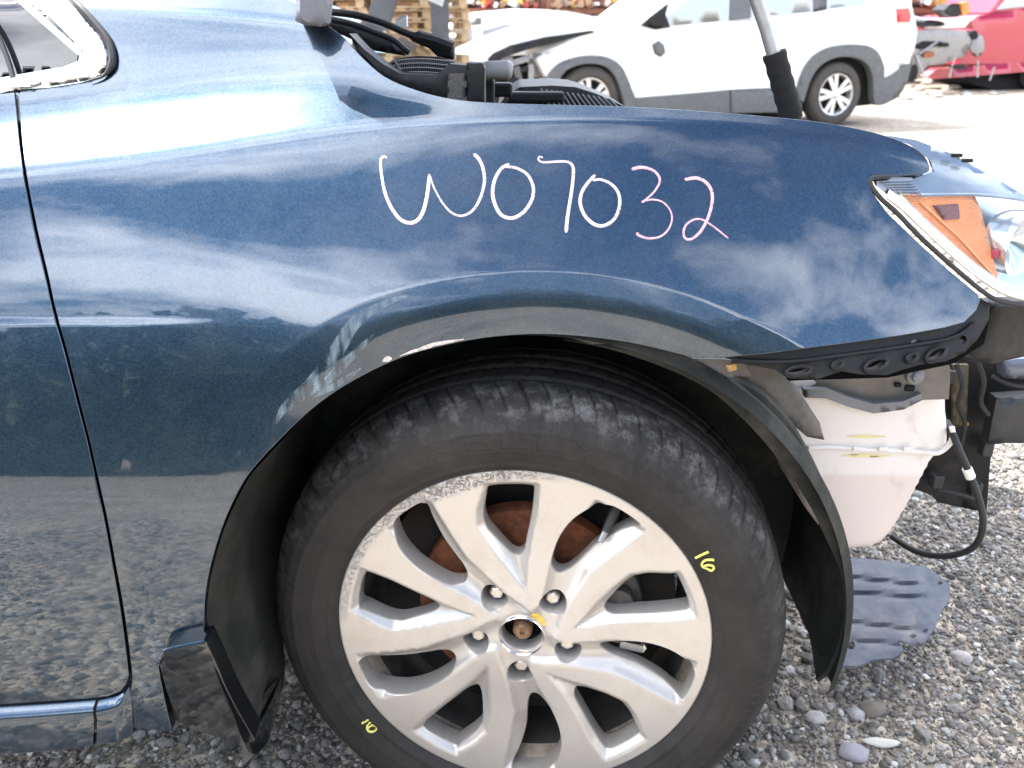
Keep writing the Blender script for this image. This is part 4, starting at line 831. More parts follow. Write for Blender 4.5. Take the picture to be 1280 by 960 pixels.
# splash shield hanging near the ground
m_sh = M_('shield_plastic', (.085, .10, .135), .6, var=.25, vscale=12, bump=.3, bscale=90, dirt=(.22, .20, .19), damt=.6)
def shf(u, v):
    z = .14-.0005*(v-700); 
    for cv_, s_ in ((722, .08), (741, .05), (778, .08), (800, .06)):
        lv = cv_+(u-1060)*s_*1.4
        if u < 1158: z -= .006*math.exp(-((v-lv)/2.2)**2)
    z -= .012*(1/(1+math.exp(-(u-1158+abs(v-735)*.3)/2.5)))
    q = atz(u, v, z); return q
shield = plate('splash_shield', [(1040, 694), (1062, 696), (1110, 701), (1158, 708), (1172, 718), (1188, 732), (1187, 748), (1176, 765), (1168, 785), (1156, 803), (1148, 806), (1122, 800), (1130, 812), (1118, 822), (1090, 825), (1074, 832), (1052, 832), (1040, 800)], shf, -.004, m_sh, car, holes=[ell(1175, 729, 3, 2), ell(1141, 795, 4, 2.5), ell(1064, 807, 5, 5)], step=4, dirv=(0, 0, 1))

# headlight
def lens_glass(name, tint=(1, 1, 1), glossy=1.0):
    m = bpy.data.materials.new(name); m.use_nodes = True; t = m.node_tree; n = t.nodes; l = t.links; n.clear()
    o = n.new('ShaderNodeOutputMaterial'); tr = n.new('ShaderNodeBsdfTransparent'); tr.inputs[0].default_value = (*tint, 1); gl = n.new('ShaderNodeBsdfGlossy'); gl.inputs['Roughness'].default_value = .02
    fr = n.new('ShaderNodeFresnel'); fr.inputs['IOR'].default_value = 1.6; ge = n.new('ShaderNodeNewGeometry'); bf = n.new('ShaderNodeMath'); bf.operation = 'SUBTRACT'; bf.inputs[0].default_value = 1; l.new(ge.outputs['Backfacing'], bf.inputs[1]); ml = n.new('ShaderNodeMath'); ml.operation = 'MULTIPLY'; l.new(bf.outputs[0], ml.inputs[0]); l.new(fr.outputs[0], ml.inputs[1]); mx_ = n.new('ShaderNodeMixShader'); l.new(ml.outputs[0], mx_.inputs[0]); l.new(tr.outputs[0], mx_.inputs[1]); l.new(gl.outputs[0], mx_.inputs[2]); l.new(mx_.outputs[0], o.inputs[0]); return m
m_lens = lens_glass('clear_lens', (.93, .95, .96))
bb = MB(); c = at(1200, 300, 1.15)
hl_top = [(1090, 222), (1110, 220), (1152, 218), (1162, 213), (1163, 206), (1157, 195), (1138, 181), (1104, 168.5), (1140, 174), (1180, 186), (1225, 210), (1280, 243), (1330, 275), (1380, 320)]
hl_bot = [(1380, 390), (1330, 390), (1280, 380), (1255, 372), (1228, 356), (1192, 328), (1150, 289), (1113, 250), (1093, 236), (1087, 226)]
m_refl = M_('lamp_reflector', (.78, .80, .82), .16, .85)
m_hous = M_('lamp_housing', (.26, .30, .36), .25, .5, var=.1)
lamp = plate('headlight', [(1092, 224), (1150, 219), (1200, 225), (1280, 245), (1360, 290), (1370, 388), (1285, 378), (1228, 350), (1150, 284)], lambda u, v: onS(u, v, -.050), .01, m_refl, car, step=9)
# upper silver ledge, grey corner, amber reflector, chrome strip, seal
plate('lamp_ledge', [(1140, 224), (1168, 214), (1163, 200), (1140, 182), (1106, 169), (1145, 175), (1190, 192), (1240, 220), (1300, 255), (1360, 300), (1360, 330), (1280, 252), (1222, 243), (1152, 242)], lambda u, v: onS(u, v, -.010), .006, m_hous, lamp, step=7)
m_lil = M_('grey_corner', (.34, .35, .40), .3, .5)
plate('corner_trim', [(1092, 225), (1112, 221), (1140, 222), (1152, 241), (1128, 243), (1108, 241), (1096, 233)], lambda u, v: onS(u, v, -.006), .004, m_lil, lamp, step=6)
bb = MB()
for k_ in range(5): bb.tube([onS(1102+k_*4, 227+k_*3, -.003), onS(1142+k_*2, 226+k_*3.4, -.003)], .0008, 6)
bb.build('corner_rib', m_hous, lamp, smooth=True)
ma = M_('amber_reflector', (.95, .34, .11), .25, .15, .6, var=.15, vscale=30); t = ma.node_tree; n = t.nodes; l = t.links
tcn = n.new('ShaderNodeTexCoord'); vo = n.new('ShaderNodeTexVoronoi'); vo.inputs['Scale'].default_value = 420; vo.inputs['Randomness'].default_value = 0; l.new(tcn.outputs['Object'], vo.inputs['Vector']); bp = n.new('ShaderNodeBump'); bp.inputs['Distance'].default_value = .0012; l.new(vo.outputs['Distance'], bp.inputs['Height']); l.new(bp.outputs[0], n['Principled BSDF'].inputs['Normal'])
amb = plate('amber_reflector', [(1122, 244), (1218, 244), (1226, 262), (1236, 300), (1247, 345), (1245, 354), (1228, 343), (1190, 312), (1154, 277)], lambda u, v: onS(u, v, -.014), .008, ma, lamp, step=6)
MB().tube([onS(1150, 252, -.012), onS(1200, 298, -.012), onS(1246, 349, -.012)], .0013, 6).build('reflector_rib', M_('amber_rib', (.95, .45, .16), .3), lamp, smooth=True)
plate('amber_block', [(1166, 257), (1198, 255), (1200, 273), (1180, 275)], lambda u, v: onS(u, v, -.0125), .003, M_('dull_red_block', (.25, .10, .09), .5), lamp, step=6)
strip = MB(); Lp = spline([(1108, 243), (1128, 258), (1150, 279), (1180, 307), (1212, 335), (1240, 355), (1262, 366), (1290, 372), (1350, 376)], 5)
vs = []; fs = []
for i, (u, v) in enumerate(Lp):
    w = 9; a = onS(u-.5, v+w*.62, -.004); b_ = onS(u, v+w*.4, .003); c = onS(u+3, v-w*.5, .001); d_ = onS(u+4.5, v-w, -.010); vs += [a, b_, c, d_]
n_ = len(Lp); fs = [(i*4+k_, (i+1)*4+k_, (i+1)*4+k_+1, i*4+k_+1) for i in range(n_-1) for k_ in range(3)]
o = mk('chrome_strip', vs, fs, M_('satin_strip', (.86, .87, .86), .22, .35), lamp)
sl_ = [onS(u, v, -.001) for u, v in spline([(1112, 221), (1098, 221.5), (1089, 224), (1089, 232), (1100, 247), (1122, 267), (1152, 298), (1192, 334), (1228, 364), (1250, 376), (1290, 384)], 5)]
MB().tube(sl_, .0026, 8).build('lamp_seal', m_rubber, lamp, smooth=True)
MB().tube([onS(u, v, .002) for u, v in spline([(1150, 244), (1220, 243.5), (1280, 250), (1350, 262)], 4)], .0018, 8).build('lens_ridge', m_hous, lamp, smooth=True)
bb = MB(); c = onS(1258, 300, -.03); bb.lathe([(.004, .0), (.028, .016), (.036, .02), (.036, -.01)], Matrix.Translation(c) @ Matrix.Rotation(R(95), 4, 'X') @ Matrix.Rotation(R(35), 4, 'Y'), 32).build('bulb_reflector', m_refl, lamp, smooth=True)
MB().box(onS(1244, 317, -.012), (.008, .006, .01), bevel=.002).build('red_marker', M_('red_plastic', (.5, .04, .05), .4), lamp)
ln = plate('clear_lens', [(1122, 236)]+[(1152, 218), (1168, 212), (1163, 200), (1140, 182), (1106, 169), (1145, 175), (1190, 192), (1240, 220), (1300, 255), (1380, 310), (1380, 388), (1285, 378), (1228, 354), (1160, 290)], lambda u, v: onS(u, v, .004), .0015, m_lens, lamp, step=8)
for u in (1196, 1209): MB().box(onS(u, 194+(u-1196)*.5, .003), (.011, .006, .004), bevel=.001).build('lens_clip', m_black, lamp)

# quarter glass and its bright trim
m_wtrim = M_('bright_trim', (.80, .80, .82), .14, .9)
def trimY(off): return lambda u, v: onS(u, v, off)
glass = plate('quarter_glass', [(-40, 100), (0, 97), (74, 84), (96, 76), (97, 69), (19, 0), (-10, -30), (-60, -30)], trimY(-.010), .004, m_glass, car, step=8)
outer_t = [(-60, 121), (0, 115), (60, 108), (100, 102), (124, 94), (135, 82), (136, 66), (128, 48), (106, 22), (80, -8), (62, -30), (10, -30), (24, -5), (98, 62), (102, 72), (98, 80), (76, 88), (0, 98), (-60, 104)]
plate('window_trim', outer_t, trimY(.007), .008, m_wtrim, car, step=6, pillow=5)
MB().tube([onS(u, v, .004) for u, v in spline([(58, -35), (84, -8), (112, 22), (133, 48), (140, 66), (139, 82), (129, 95), (112, 102)], 5)], [.0042]*26+[.0036, .003, .0025, .002, .0015, .0012, .001, .0008, .0006, .0004], 8).build('weather_strip', m_rubber, car, smooth=True)
MB().tube([onS(u, v, .001) for u, v in spline([(-30, 0), (-5, 40), (10, 75), (17, 100), (21, 114)], 5)], .003, 8).build('trim_joint', m_rubber, car, smooth=True)
MB().tube([onS(u, v, .0045) for u, v in spline([(28, 108), (60, 101), (100, 96), (120, 88)], 5)], .0009, 6).build('trim_line', m_rubber, car, smooth=True)

# hood raised on its hinges, leaning forward over the engine bay
hx, hz = -.235, 1.03; ha = R(66); hl_ = .98
def hp(s, y, t=0): return Vector((hx+s*math.cos(ha)-t*math.sin(ha), y, hz+s*math.sin(ha)+t*math.cos(ha)))
bb = MB(); vs = []; fs = []; ns, ny = 14, 18
for t_ in (0, -.035):
    for i in range(ns+1):
        for j in range(ny+1):
            s_ = .05+hl_*i/ns; w_ = j/ny; ins = .05*(i/ns)**2; y_ = (.985+ins)+(1.53-2*ins)*w_; cr_ = .05*math.sin(math.pi*w_)*(1 if t_ == 0 else .9)
            vs.append(hp(s_, y_, t_+cr_+.03*math.sin(math.pi*i/ns)))
m_ = (ns+1)*(ny+1); idx = lambda i, j: i*(ny+1)+j
for i in range(ns):
    for j in range(ny):
        q = (idx(i, j), idx(i, j+1), idx(i+1, j+1), idx(i+1, j)); fs += [q, tuple(k_+m_ for k_ in q)[::-1]]
bd = [idx(0, j) for j in range(ny)]+[idx(i, ny) for i in range(ns)]+[idx(ns, j) for j in range(ny, 0, -1)]+[idx(i, 0) for i in range(ns, 0, -1)]
fs += [(bd[i], bd[(i+1) % len(bd)], bd[(i+1) % len(bd)]+m_, bd[i]+m_) for i in range(len(bd))]
o = mk('raised_hood', vs, fs, m_blue, car); autosmooth(o, .6)
m_galv = M_('galvanised', (.42, .44, .46), .42, .6, var=.2, vscale=40)
m_hinge = M_('grey_hinge', (.15, .16, .19), .5, .2, var=.1)
plate('hood_hinge', [(367, -60), (410, -60), (407, 0), (404, 28), (398, 33), (380, 32), (367, 26), (368, 0)], Yp(1.0), .035, m_hinge, car, step=8, pillow=8)
# prop pole with a black foam grip (a thing of its own: it can be lifted out)
pole = thing('prop_pole', 'galvanised pipe with black foam grip propping up the hood of the blue sedan', 'pole', at(988, 150, 1.12))
MB().tube([at(u, v, 1.12+.0*v) for u, v in [(988, 152), (970, 78), (958, 35), (946, 0), (925, -60)]], [.0085]*5, 16).build('pipe', m_galv, pole, smooth=True)
fp = []; fr_ = []
for i in range(17):
    t_ = i/16; fp.append(at(967.5+(990-967.5)*t_, 66+(149-66)*t_, 1.12)); fr_.append(.0138+.0007*math.sin(i*1.9))
m_foam = M_('black_foam', (.012, .012, .013), .95, bump=.8, bscale=500)
MB().tube(fp, fr_, 16).build('foam_grip', m_foam, pole, smooth=True)
# cowl, vent, wipers, windscreen
plate('cowl_side', [(436, 42), (455, 62), (478, 80), (500, 92), (545, 94), (562, 80), (586, 82), (586, 78), (605, 80), (606, 130), (560, 128), (520, 118), (478, 100), (450, 76)], Yp(1.04), .05, m_black, car, step=8, pillow=3)
m_ff = M_('speckled_foam', (.10, .095, .09), .95, var=.6, vscale=500, bump=.8, bscale=700)
plate('foam_block', [(560, 92), (583, 92), (584, 130), (559, 128)], Yp(1.034), .04, m_ff, car, step=8)
plate('cowl_block', [(583, 79), (603, 79), (606, 86), (605, 131), (585, 131)], Yp(1.03), .05, m_black, car, step=8, pillow=2)
plate('cowl_vent', [(478, 84), (492, 74), (520, 70), (548, 71), (568, 77), (569, 92), (545, 95), (510, 95), (492, 92)], Yp(1.10), .01, m_dark, car, step=8)
bb = MB()
for k_ in range(4):
    bb.tube([at(u, v+k_*5.5, 1.09) for u, v in spline([(484+k_*2, 79), (500, 75), (530, 73.5), (567, 77)], 4)], .0010, 6)
for k_ in range(28):
    u = 494+k_*2.7; bb.tube([at(u, 74.5, 1.092), at(u+2, 92, 1.092)], .00045, 4)
m_vent = M_('vent_plastic', (.16, .165, .17), .5)
bb.tube([at(484, 83, 1.09), at(492, 74, 1.09), at(504, 92, 1.09)], .0014, 6); bb.build('vent_grille', m_vent, car)
m_ws = lens_glass('windscreen_glass', (.72, .80, .78))
bl, br = Vector((-.27, 1.12, .985)), Vector((-.17, 2.38, .94)); up_ = Vector((-.92, .12, .40))
ws = MB(); ws.add([bl, br, br+up_, bl+up_+Vector((0, .16, 0))], [(0, 1, 2, 3)]); ws.add([q+Vector((0, 0, -.006)) for q in [bl, br, br+up_, bl+up_+Vector((0, .16, 0))]], [(3, 2, 1, 0)]).build('windscreen', m_ws, car, fix=False)
bb = MB()
bb.tube([at(u, v, 1.12) for u, v in [(318, 9), (340, 14), (372, 21)]], .004, 8)
bb.tube([at(u, v, 1.2) for u, v in spline([(404, 14), (440, 18), (475, 27), (505, 40), (522, 46), (545, 52), (566, 60)], 4)], [.0045]*16+[.008]*9, 8)
bb.tube([at(u, v, 1.16) for u, v in spline([(404, 22), (440, 30), (470, 41), (492, 50), (504, 60), (512, 66)], 4)], .0038, 8)
bb.build('wiper_arm', m_black, car, smooth=True)
plate('wiper_blade', [(398, 22), (430, 26), (470, 42), (508, 62), (506, 70), (470, 64), (430, 45), (398, 34)], Yp(1.18, .0003, 0, 400), .012, m_black, car, step=7, pillow=3)
plate('wiper_pivot', [(505, 40), (530, 43), (552, 50), (567, 58), (567, 75), (548, 72), (535, 60), (515, 52)], Yp(1.25), .03, m_black, car, step=7, pillow=4)
plate('washer_nozzle', [(497, 22), (508, 19), (508, 33), (498, 36), (490, 38)], Yp(1.3), .02, M_('pale_plastic', (.5, .52, .54), .5), car, step=7)
MB().tube([at(604, 88, 1.3), at(636, 87, 1.3), at(641, 87.5, 1.3)], [.012, .013, .009], 20).build('grey_canister', M_('canister_grey', (.30, .30, .31), .5), car, bevel=.002)
plate('engine_cover', [(622, 134), (632, 120), (650, 109), (690, 107), (720, 109), (745, 117), (768, 127), (785, 136)], Yp(1.5), .25, m_black, car, step=8, pillow=3)
bb = MB()
for k_ in range(14): bb.tube([at(676+k_*6.5, 111+k_*.9, 1.492), at(688+k_*6.5, 134, 1.492)], .0018, 5)
bb.build('cover_rib', m_vent, car)
bb = MB(); bb.box(at(670, 121, 1.47), (.09, .03, .016), bevel=.004); bb.box(at(610, 118, 1.35), (.02, .03, .045), bevel=.004); bb.box(at(628, 112, 1.38), (.03, .03, .02), bevel=.004); o = bb.build('engine_part', m_black, car); o['kind'] = 'stuff'
# rest of the body: engine bay tub, cabin, floor, far side
bb = MB()
bb.box((.14, 1.72, .56), (.70, 1.10, .34)); bb.box((-.36, 1.75, .60), (.12, 1.40, .56)); bb.build('engine_bay', m_dark, car)
sh = [(-.62, .30), (-.62, .93), (-.80, 1.02), (-1.45, 1.40), (-2.6, 1.43), (-3.3, 1.10), (-3.9, 1.02), (-3.95, .35)]
bb = MB(); bb.prism([(x, 1.02, z) for x, z in sh], (0, 1.45, 0)).build('body_shell', m_blue, car)
bb = MB(); bb.box((-2.3, 1.75, .27), (3.4, 1.5, .12)); bb.box((0, 1.75, .27), (.7, 1.0, .06)); bb.build('underbody', m_dark, car)
bb = MB(); bb.lathe([(.23, -.0), (.318, 0), (.325, -.03), (.325, -.2), (.23, -.2)], Matrix(((1, 0, 0, WX), (0, 0, -1, 2.35), (0, 1, 0, .318), (0, 0, 0, 1))), 40).build('tyre', m_tyre, car, smooth=True)
bb = MB(); bb.add([at(-400, 100, .885), (-1.05, .9, .95), (-3.9, .92, .95), (-3.9, .87, .30), (-.95, .845, .26)], [(1, 2, 3, 4)]).build('rear_door', m_blue, car, fix=False)

# ================================================================== THE YARD BEHIND
def spl_(p): return spline(p, 3, closed=True)
m_white = M_('white_car_paint', (.80, .81, .82), .3, 0, .8, var=.03, vscale=3)
m_clad = M_('grey_cladding', (.10, .105, .11), .6, var=.2)
m_tyre2 = M_('dusty_tyre', (.06, .055, .05), .8, var=.3, vscale=20)
m_wheel = M_('bright_wheel', (.62, .62, .63), .3, .6, dirt=(.2, .18, .15), damt=.3)
m_ghost = M_('pale_glass', (.40, .45, .49), .12, 0, .5)
def pln(p0, p1):
    """vertical plane through two ground points: picture -> point, and its outward normal"""
    d = (p1-p0).normalized(); nrm = Vector((d.y, -d.x, 0)); nrm = nrm if nrm.y < 0 else -nrm
    def fn(u, v, off=0):
        r = ray(u, v); q = p0+nrm*off-Vector((0, 0, CH)); t = Vector((q.x, q.y, 0)).dot(nrm)/r.dot(nrm); w = r*t; return Vector((w.x, w.y, w.z+CH))
    return fn, nrm, d
p_r, p_f = atz(1045, 158), atz(735, 170)
fn, nrm, dr_ = pln(p_r, p_f)
suv = thing('white_suv', 'white SUV with dark wheel arches, crumpled open nose and silver wheels behind the blue sedan', 'car', ((p_r+p_f)/2)-nrm*.9)
P_ = lambda off: (lambda u, v: fn(u, v, off))
body_px = [(672, 74), (690, 62), (735, 42), (770, 30), (806, 26), (818, 24), (836, 34), (910, 28), (939, 26), (1016, 16), (1032, 13), (1081, 6), (1100, 2), (1118, -6), (1126, 4), (1141, 10), (1147, 40), (1143, 62), (1136, 82), (1106, 98), (1104, 86), (1095, 66), (1075, 58), (1045, 60), (1020, 72), (1006, 92), (1000, 108), (914, 112), (795, 123), (782, 92), (772, 80), (755, 72), (730, 72), (705, 80), (690, 92), (684, 98)]
plate('body', body_px, P_(0), 1.55, m_white, suv, step=16, dirv=-nrm, pillow=5, res=5)
# cabin with roof, pillars left between the windows
def up(p, h, inn): return p+Vector((0, 0, h))-nrm*inn
roof_px = [(806, 26), (850, -8), (880, -34), (930, -52), (1040, -58), (1110, -50), (1135, -30), (1140, 10), (1118, -2), (1081, 6), (1016, 16), (910, 28), (836, 34), (818, 30)]
wins = [[(826, 30), (848, 10), (872, -12), (895, -30), (913, -34), (911, 25), (838, 32)], [(939, 22), (938, -38), (1000, -44), (1016, -42), (1016, 14)], [(1034, 11), (1033, -40), (1080, -38), (1100, -22), (1082, 4)]]
def cab(off): 
    return lambda u, v: fn(u, v, off-max(0, 30-v)*.0022)
plate('roof', roof_px, cab(-.01), 1.35, m_white, suv, step=14, dirv=-nrm, res=8)
for w_ in wins: plate('window', w_, cab(.004), .012, m_ghost, suv, step=14, dirv=-nrm, res=8)
plate('pillar_trim', [(912, 26), (914, -36), (938, -38), (938, 23)], cab(.006), .01, m_clad, suv, step=14, dirv=-nrm, res=8)
plate('pillar_trim', [(1017, 15), (1018, -42), (1032, -41), (1033, 12)], cab(.006), .01, m_clad, suv, step=14, dirv=-nrm, res=8)
plate('mirror_base', [(802, 32), (812, 22), (830, 8), (836, 4), (832, 18), (838, 34), (820, 37)], P_(.02), .04, m_black, suv, step=9, dirv=-nrm)
plate('door_handle', [(816, 56), (824, 51), (830, 56), (832, 66), (826, 71), (819, 67)], P_(.02), .03, m_clad, suv, step=7, dirv=-nrm)
plate('sill_cladding', [(790, 123), (914, 112.5), (1001, 108), (1003, 140), (930, 141), (860, 143), (800, 146)], P_(.02), .3, m_clad, suv, step=12, dirv=-nrm, pillow=4)
MB().tube([fn(913, 112, .024), fn(914, 141, .024)], .005, 6).build('sill_joint', m_dark, suv)
plate('rear_arch_cladding', spl_([(998, 112), (1004, 90), (1018, 70), (1042, 58), (1078, 56), (1097, 64), (1106, 84), (1108, 98), (1138, 80), (1130, 112), (1112, 128), (1094, 130), (1092, 100), (1086, 82), (1070, 72), (1045, 72), (1024, 84), (1012, 104), (1004, 128)]), P_(.03), .10, m_clad, suv, step=9, dirv=-nrm, pillow=4)
plate('front_arch_cladding', spl_([(684, 100), (690, 88), (704, 77), (730, 70), (757, 71), (774, 80), (784, 96), (796, 130), (797, 150), (786, 150), (780, 125), (770, 96), (755, 82), (730, 80), (708, 88), (697, 102)]), P_(.03), .10, m_clad, suv, step=8, dirv=-nrm, pillow=3)
plate('tail_lamp', [(1121, 11), (1136, 10), (1139, 18), (1138, 28), (1122, 28)], P_(.012), .10, M_('tail_lamp_red', (.62, .03, .05), .2, 0, .8), suv, step=7, dirv=-nrm)
plate('open_hood_edge', [(610, 74), (616, 67), (640, 56), (680, 47), (740, 38), (745, 40), (700, 52), (660, 62), (625, 74), (616, 80)], P_(.03), .05, m_black, suv, step=8, dirv=-nrm)
plate('hood', [(612, 70), (618, 62), (650, 48), (690, 34), (740, 22), (806, 18), (808, 27), (745, 38), (680, 46), (640, 55)], P_(-.10), 1.35, m_white, suv, step=12, dirv=-nrm, res=8)
for (u, v, w, h, mt_) in ((626, 84, 18, 12, m_black), (650, 76, 22, 7, m_steel), (648, 96, 9, 26, m_clad), (664, 96, 7, 30, m_steel), (680, 90, 8, 20, m_black), (672, 70, 12, 7, m_clad), (634, 74, 14, 5, m_steel), (640, 104, 14, 16, m_dark), (690, 104, 12, 10, m_clad), (657, 86, 20, 6, m_black), (676, 104, 5, 14, m_rust)):
    MB().box(fn(u, v, -.12-random.random()*.1), (w*.008, .12, h*.008), rot=Matrix.Rotation(random.uniform(-.3, .3), 3, 'Y'), bevel=.01).build('nose_part', mt_, suv)
plate('nose_void', [(606, 86), (625, 74), (690, 66), (700, 100), (690, 160), (620, 160)], P_(-.35), .3, m_dark, suv, step=12, dirv=-nrm, res=8)
plate('arch_void', [(1000, 140), (1004, 90), (1040, 64), (1080, 62), (1100, 90), (1100, 130)], P_(-.14), 1.2, m_dark, suv, step=12, dirv=-nrm, res=8)
plate('arch_void', [(690, 150), (696, 95), (715, 80), (755, 78), (780, 96), (790, 150)], P_(-.14), 1.2, m_dark, suv, step=12, dirv=-nrm, res=8)
plate('chassis', [(800, 138), (1000, 136), (1000, 148), (800, 156)], P_(-.3), 1.0, m_dark, suv, step=14, dirv=-nrm, res=8)
def road_wheel(parent, c, rad, nrm, matt, matw, spokes=10, wd=.2, rr=.66):
    zax = nrm.normalized(); xax = Vector((zax.y, -zax.x, 0)).normalized(); yax = zax.cross(xax)
    M = Matrix(((xax.x, yax.x, zax.x, c.x), (xax.y, yax.y, zax.y, c.y), (xax.z, yax.z, zax.z, c.z), (0, 0, 0, 1)))
    ty = MB().lathe([(rad*rr, -.01), (rad*.72, .012), (rad*.86, .016), (rad*.95, 0), (rad, -.03), (rad, -wd+.03), (rad*.9, -wd), (rad*rr, -wd)], M, 48).build('tyre', matt, parent, smooth=True)
    b = MB().lathe([(rad*rr, -.012), (rad*rr*.985, .003), (rad*rr*.93, 0), (rad*rr*.9, -.02), (rad*rr*.88, -.15)], M, 48)
    for k_ in range(spokes):
        a = 2*math.pi*k_/spokes+(.10 if k_ % 2 else -.10)+.3; n_ = 6
        r0, r1 = rad*.07, rad*rr*.93; w0, w1 = rad*.055, rad*.07; ca, sa = math.cos(a), math.sin(a)
        lo = [(r0, -w0), (r1, -w1), (r1, w1), (r0, w0)]; f_ = [M @ Vector((r*ca-w*sa, r*sa+w*ca, -.004)) for r, w in lo]
        b.prism(f_, -zax*.02)
    b.lathe([(0, .004), (rad*.1, .004), (rad*.13, -.002), (rad*.13, -.03)], M, 20)
    w = b.build('wheel', matw, parent, smooth=True)
    MB().lathe([(0, -.08), (rad*rr*.9, -.08)], M, 24).build('wheel_back', m_dark, w)
c = fn(1045, 117, -.02); road_wheel(suv, Vector((c.x, c.y, .345)), .345, nrm, m_tyre2, m_wheel)
c = fn(737, 128, -.02); road_wheel(suv, Vector((c.x, c.y, .345)), .345, nrm, m_tyre2, m_wheel)

m_g2 = M_('hazy_car_glass', (.13, .15, .18), .35)
# white sedan further back
q0, q1 = atz(760, 112), atz(530, 106); fs_, ns_, _ = pln(q0, q1); Ps = lambda off: (lambda u, v: fs_(u, v, off))
sed = thing('white_sedan', 'plain white sedan parked behind the open nose of the white SUV', 'car', ((q0+q1)/2)-ns_*.9)
plate('body', [(505, 74), (530, 62), (560, 58), (620, 58), (700, 60), (790, 64), (800, 96), (520, 100), (505, 92)], Ps(0), 1.6, m_white, sed, step=16, dirv=-ns_, pillow=5, res=8)
def cab2(off): return lambda u, v: fs_(u, v, off-max(0, 60-v)*.006)
plate('roof', [(528, 62), (535, 45), (548, 33), (566, 23), (590, 16), (640, 11), (680, 12), (715, 19), (740, 28), (765, 45), (785, 62)], cab2(-.02), 1.2, m_white, sed, step=12, dirv=-ns_, res=8)
for w_ in ([(553, 57), (556, 40), (572, 36), (590, 36), (590, 58)], [(603, 58), (603, 38), (630, 30), (660, 32), (640, 42), (622, 54)], [(668, 32), (690, 32), (718, 48), (722, 58), (650, 58)]):
    plate('window', w_, cab2(.0), .012, m_g2, sed, step=12, dirv=-ns_, res=8)
plate('door_mirror', [(588, 28), (594, 21), (600, 22), (599, 31), (590, 32)], Ps(.02), .1, m_clad, sed, step=7, dirv=-ns_)
for u in (560, 735): c = fs_(u, 95, -.03); road_wheel(sed, Vector((c.x, c.y, .32)), .32, ns_, m_tyre2, m_wheel)

# red car, stripped at the front
m_red = M_('red_car_paint', (.36, .005, .032), .3, 0, .8, var=.05)
q0, q1 = atz(1330, 112), atz(1150, 116); fr2, nr2, dd2 = pln(q0, q1); Pr = lambda off: (lambda u, v: fr2(u, v, off))
red = thing('red_car', 'bright red wrecked car with its front stripped to bare metal', 'car', q0-nr2*.9)
plate('door', [(1198, 80), (1208, 50), (1216, 36), (1214, 26), (1222, 20), (1262, 13), (1300, 8), (1420, 4), (1420, 74), (1300, 78), (1240, 80)], Pr(0), 1.5, m_red, red, step=12, dirv=-nr2, pillow=4, res=8)
plate('sill', [(1160, 95), (1172, 86), (1220, 82), (1300, 76), (1420, 72), (1420, 84), (1300, 88), (1220, 95), (1165, 99)], Pr(.02), .2, m_red, red, step=10, dirv=-nr2, pillow=3, res=8)
plate('roof', [(1236, 16), (1262, -16), (1290, -30), (1420, -36), (1420, 4), (1300, 8)], Pr(-.06), 1.3, m_red, red, step=12, dirv=-nr2, res=8)
plate('window', [(1246, 12), (1266, -12), (1290, -24), (1400, -28), (1400, 1), (1300, 6)], Pr(-.05), .01, m_ghost, red, step=12, dirv=-nr2, res=8)
plate('chassis', [(1200, 92), (1420, 82), (1420, 112), (1240, 112), (1215, 104)], Pr(-.25), 1.0, m_dark, red, step=12, dirv=-nr2, res=8)
m_bare = M_('bare_metal', (.22, .22, .24), .3, .7, var=.3, vscale=6, dirt=(.2, .16, .12), damt=.5)
def blob(name, mat, par, fnn, u, v, a, b_, off, dep, ang=0): return plate(name, ell(u, v, a, b_, ang, 14), lambda x, y: fnn(x, y, off), dep, mat, par, step=6, dirv=-nr2, pillow=min(a, b_)*.7)
blob('headlamp_shell', m_bare, red, fr2, 1222, 56, 9, 15, .02, .2)
blob('headlamp_shell', m_clad, red, fr2, 1209, 52, 6, 12, .05, .2)
blob('strut_tower', m_dark, red, fr2, 1218, 44, 5, 6, .08, .2)
blob('strut_tower', m_black, red, fr2, 1205, 62, 4, 8, .08, .2)
c = fr2(1300, 96, -.02); road_wheel(red, Vector((c.x, c.y, .31)), .31, nr2, m_tyre2, m_wheel)
jk = thing('stripped_front_end', 'grey stripped car front end between the white SUV and the red car', 'car part', atz(1170, 112))
plate('fender_panel', [(1136, 46), (1150, 38), (1180, 36), (1208, 38), (1214, 50), (1206, 70), (1180, 80), (1160, 82), (1146, 100), (1138, 92)], Pr(.25), .25, m_bare, jk, step=8, dirv=-nr2, pillow=6)
plate('arch_opening', [(1140, 58), (1155, 51), (1178, 52), (1170, 58), (1150, 62)], Pr(.262), .02, m_dark, jk, step=6, dirv=-nr2)
plate('upper_rail', [(1124, 14), (1160, 24), (1200, 28), (1214, 24), (1206, 34), (1160, 36), (1128, 26)], Pr(.2), .3, m_white, jk, step=8, dirv=-nr2, pillow=4)
plate('engine_block', [(1180, 12), (1190, 4), (1204, 4), (1204, 18), (1190, 22)], Pr(.1), .3, m_black, jk, step=8, dirv=-nr2)
plate('orange_filter', [(1200, 4), (1210, 2), (1212, 16), (1204, 20)], Pr(.12), .12, M_('orange_part', (.65, .22, .04), .5), jk, step=6, dirv=-nr2)
blob('brake_drum', m_rust, jk, fr2, 1162, 68, 7, 4, .30, .1, -10)
blob('dark_hub', m_dark, jk, fr2, 1142, 92, 5, 12, .28, .1, 15)
for u, v, a_, b_, an in ((1190, 16, 10, 5, 20), (1150, 30, 12, 3, 12), (1182, 56, 5, 3, 0), (1134, 72, 4, 9, 10), (1200, 84, 9, 3, 5)): blob('black_part', m_dark if a_ < 6 else m_black, jk, fr2, u, v, a_, b_, .33, .08, an)
blob('intake_hose', m_black, jk, fr2, 1168, 29, 14, 4, .3, .1, 5)
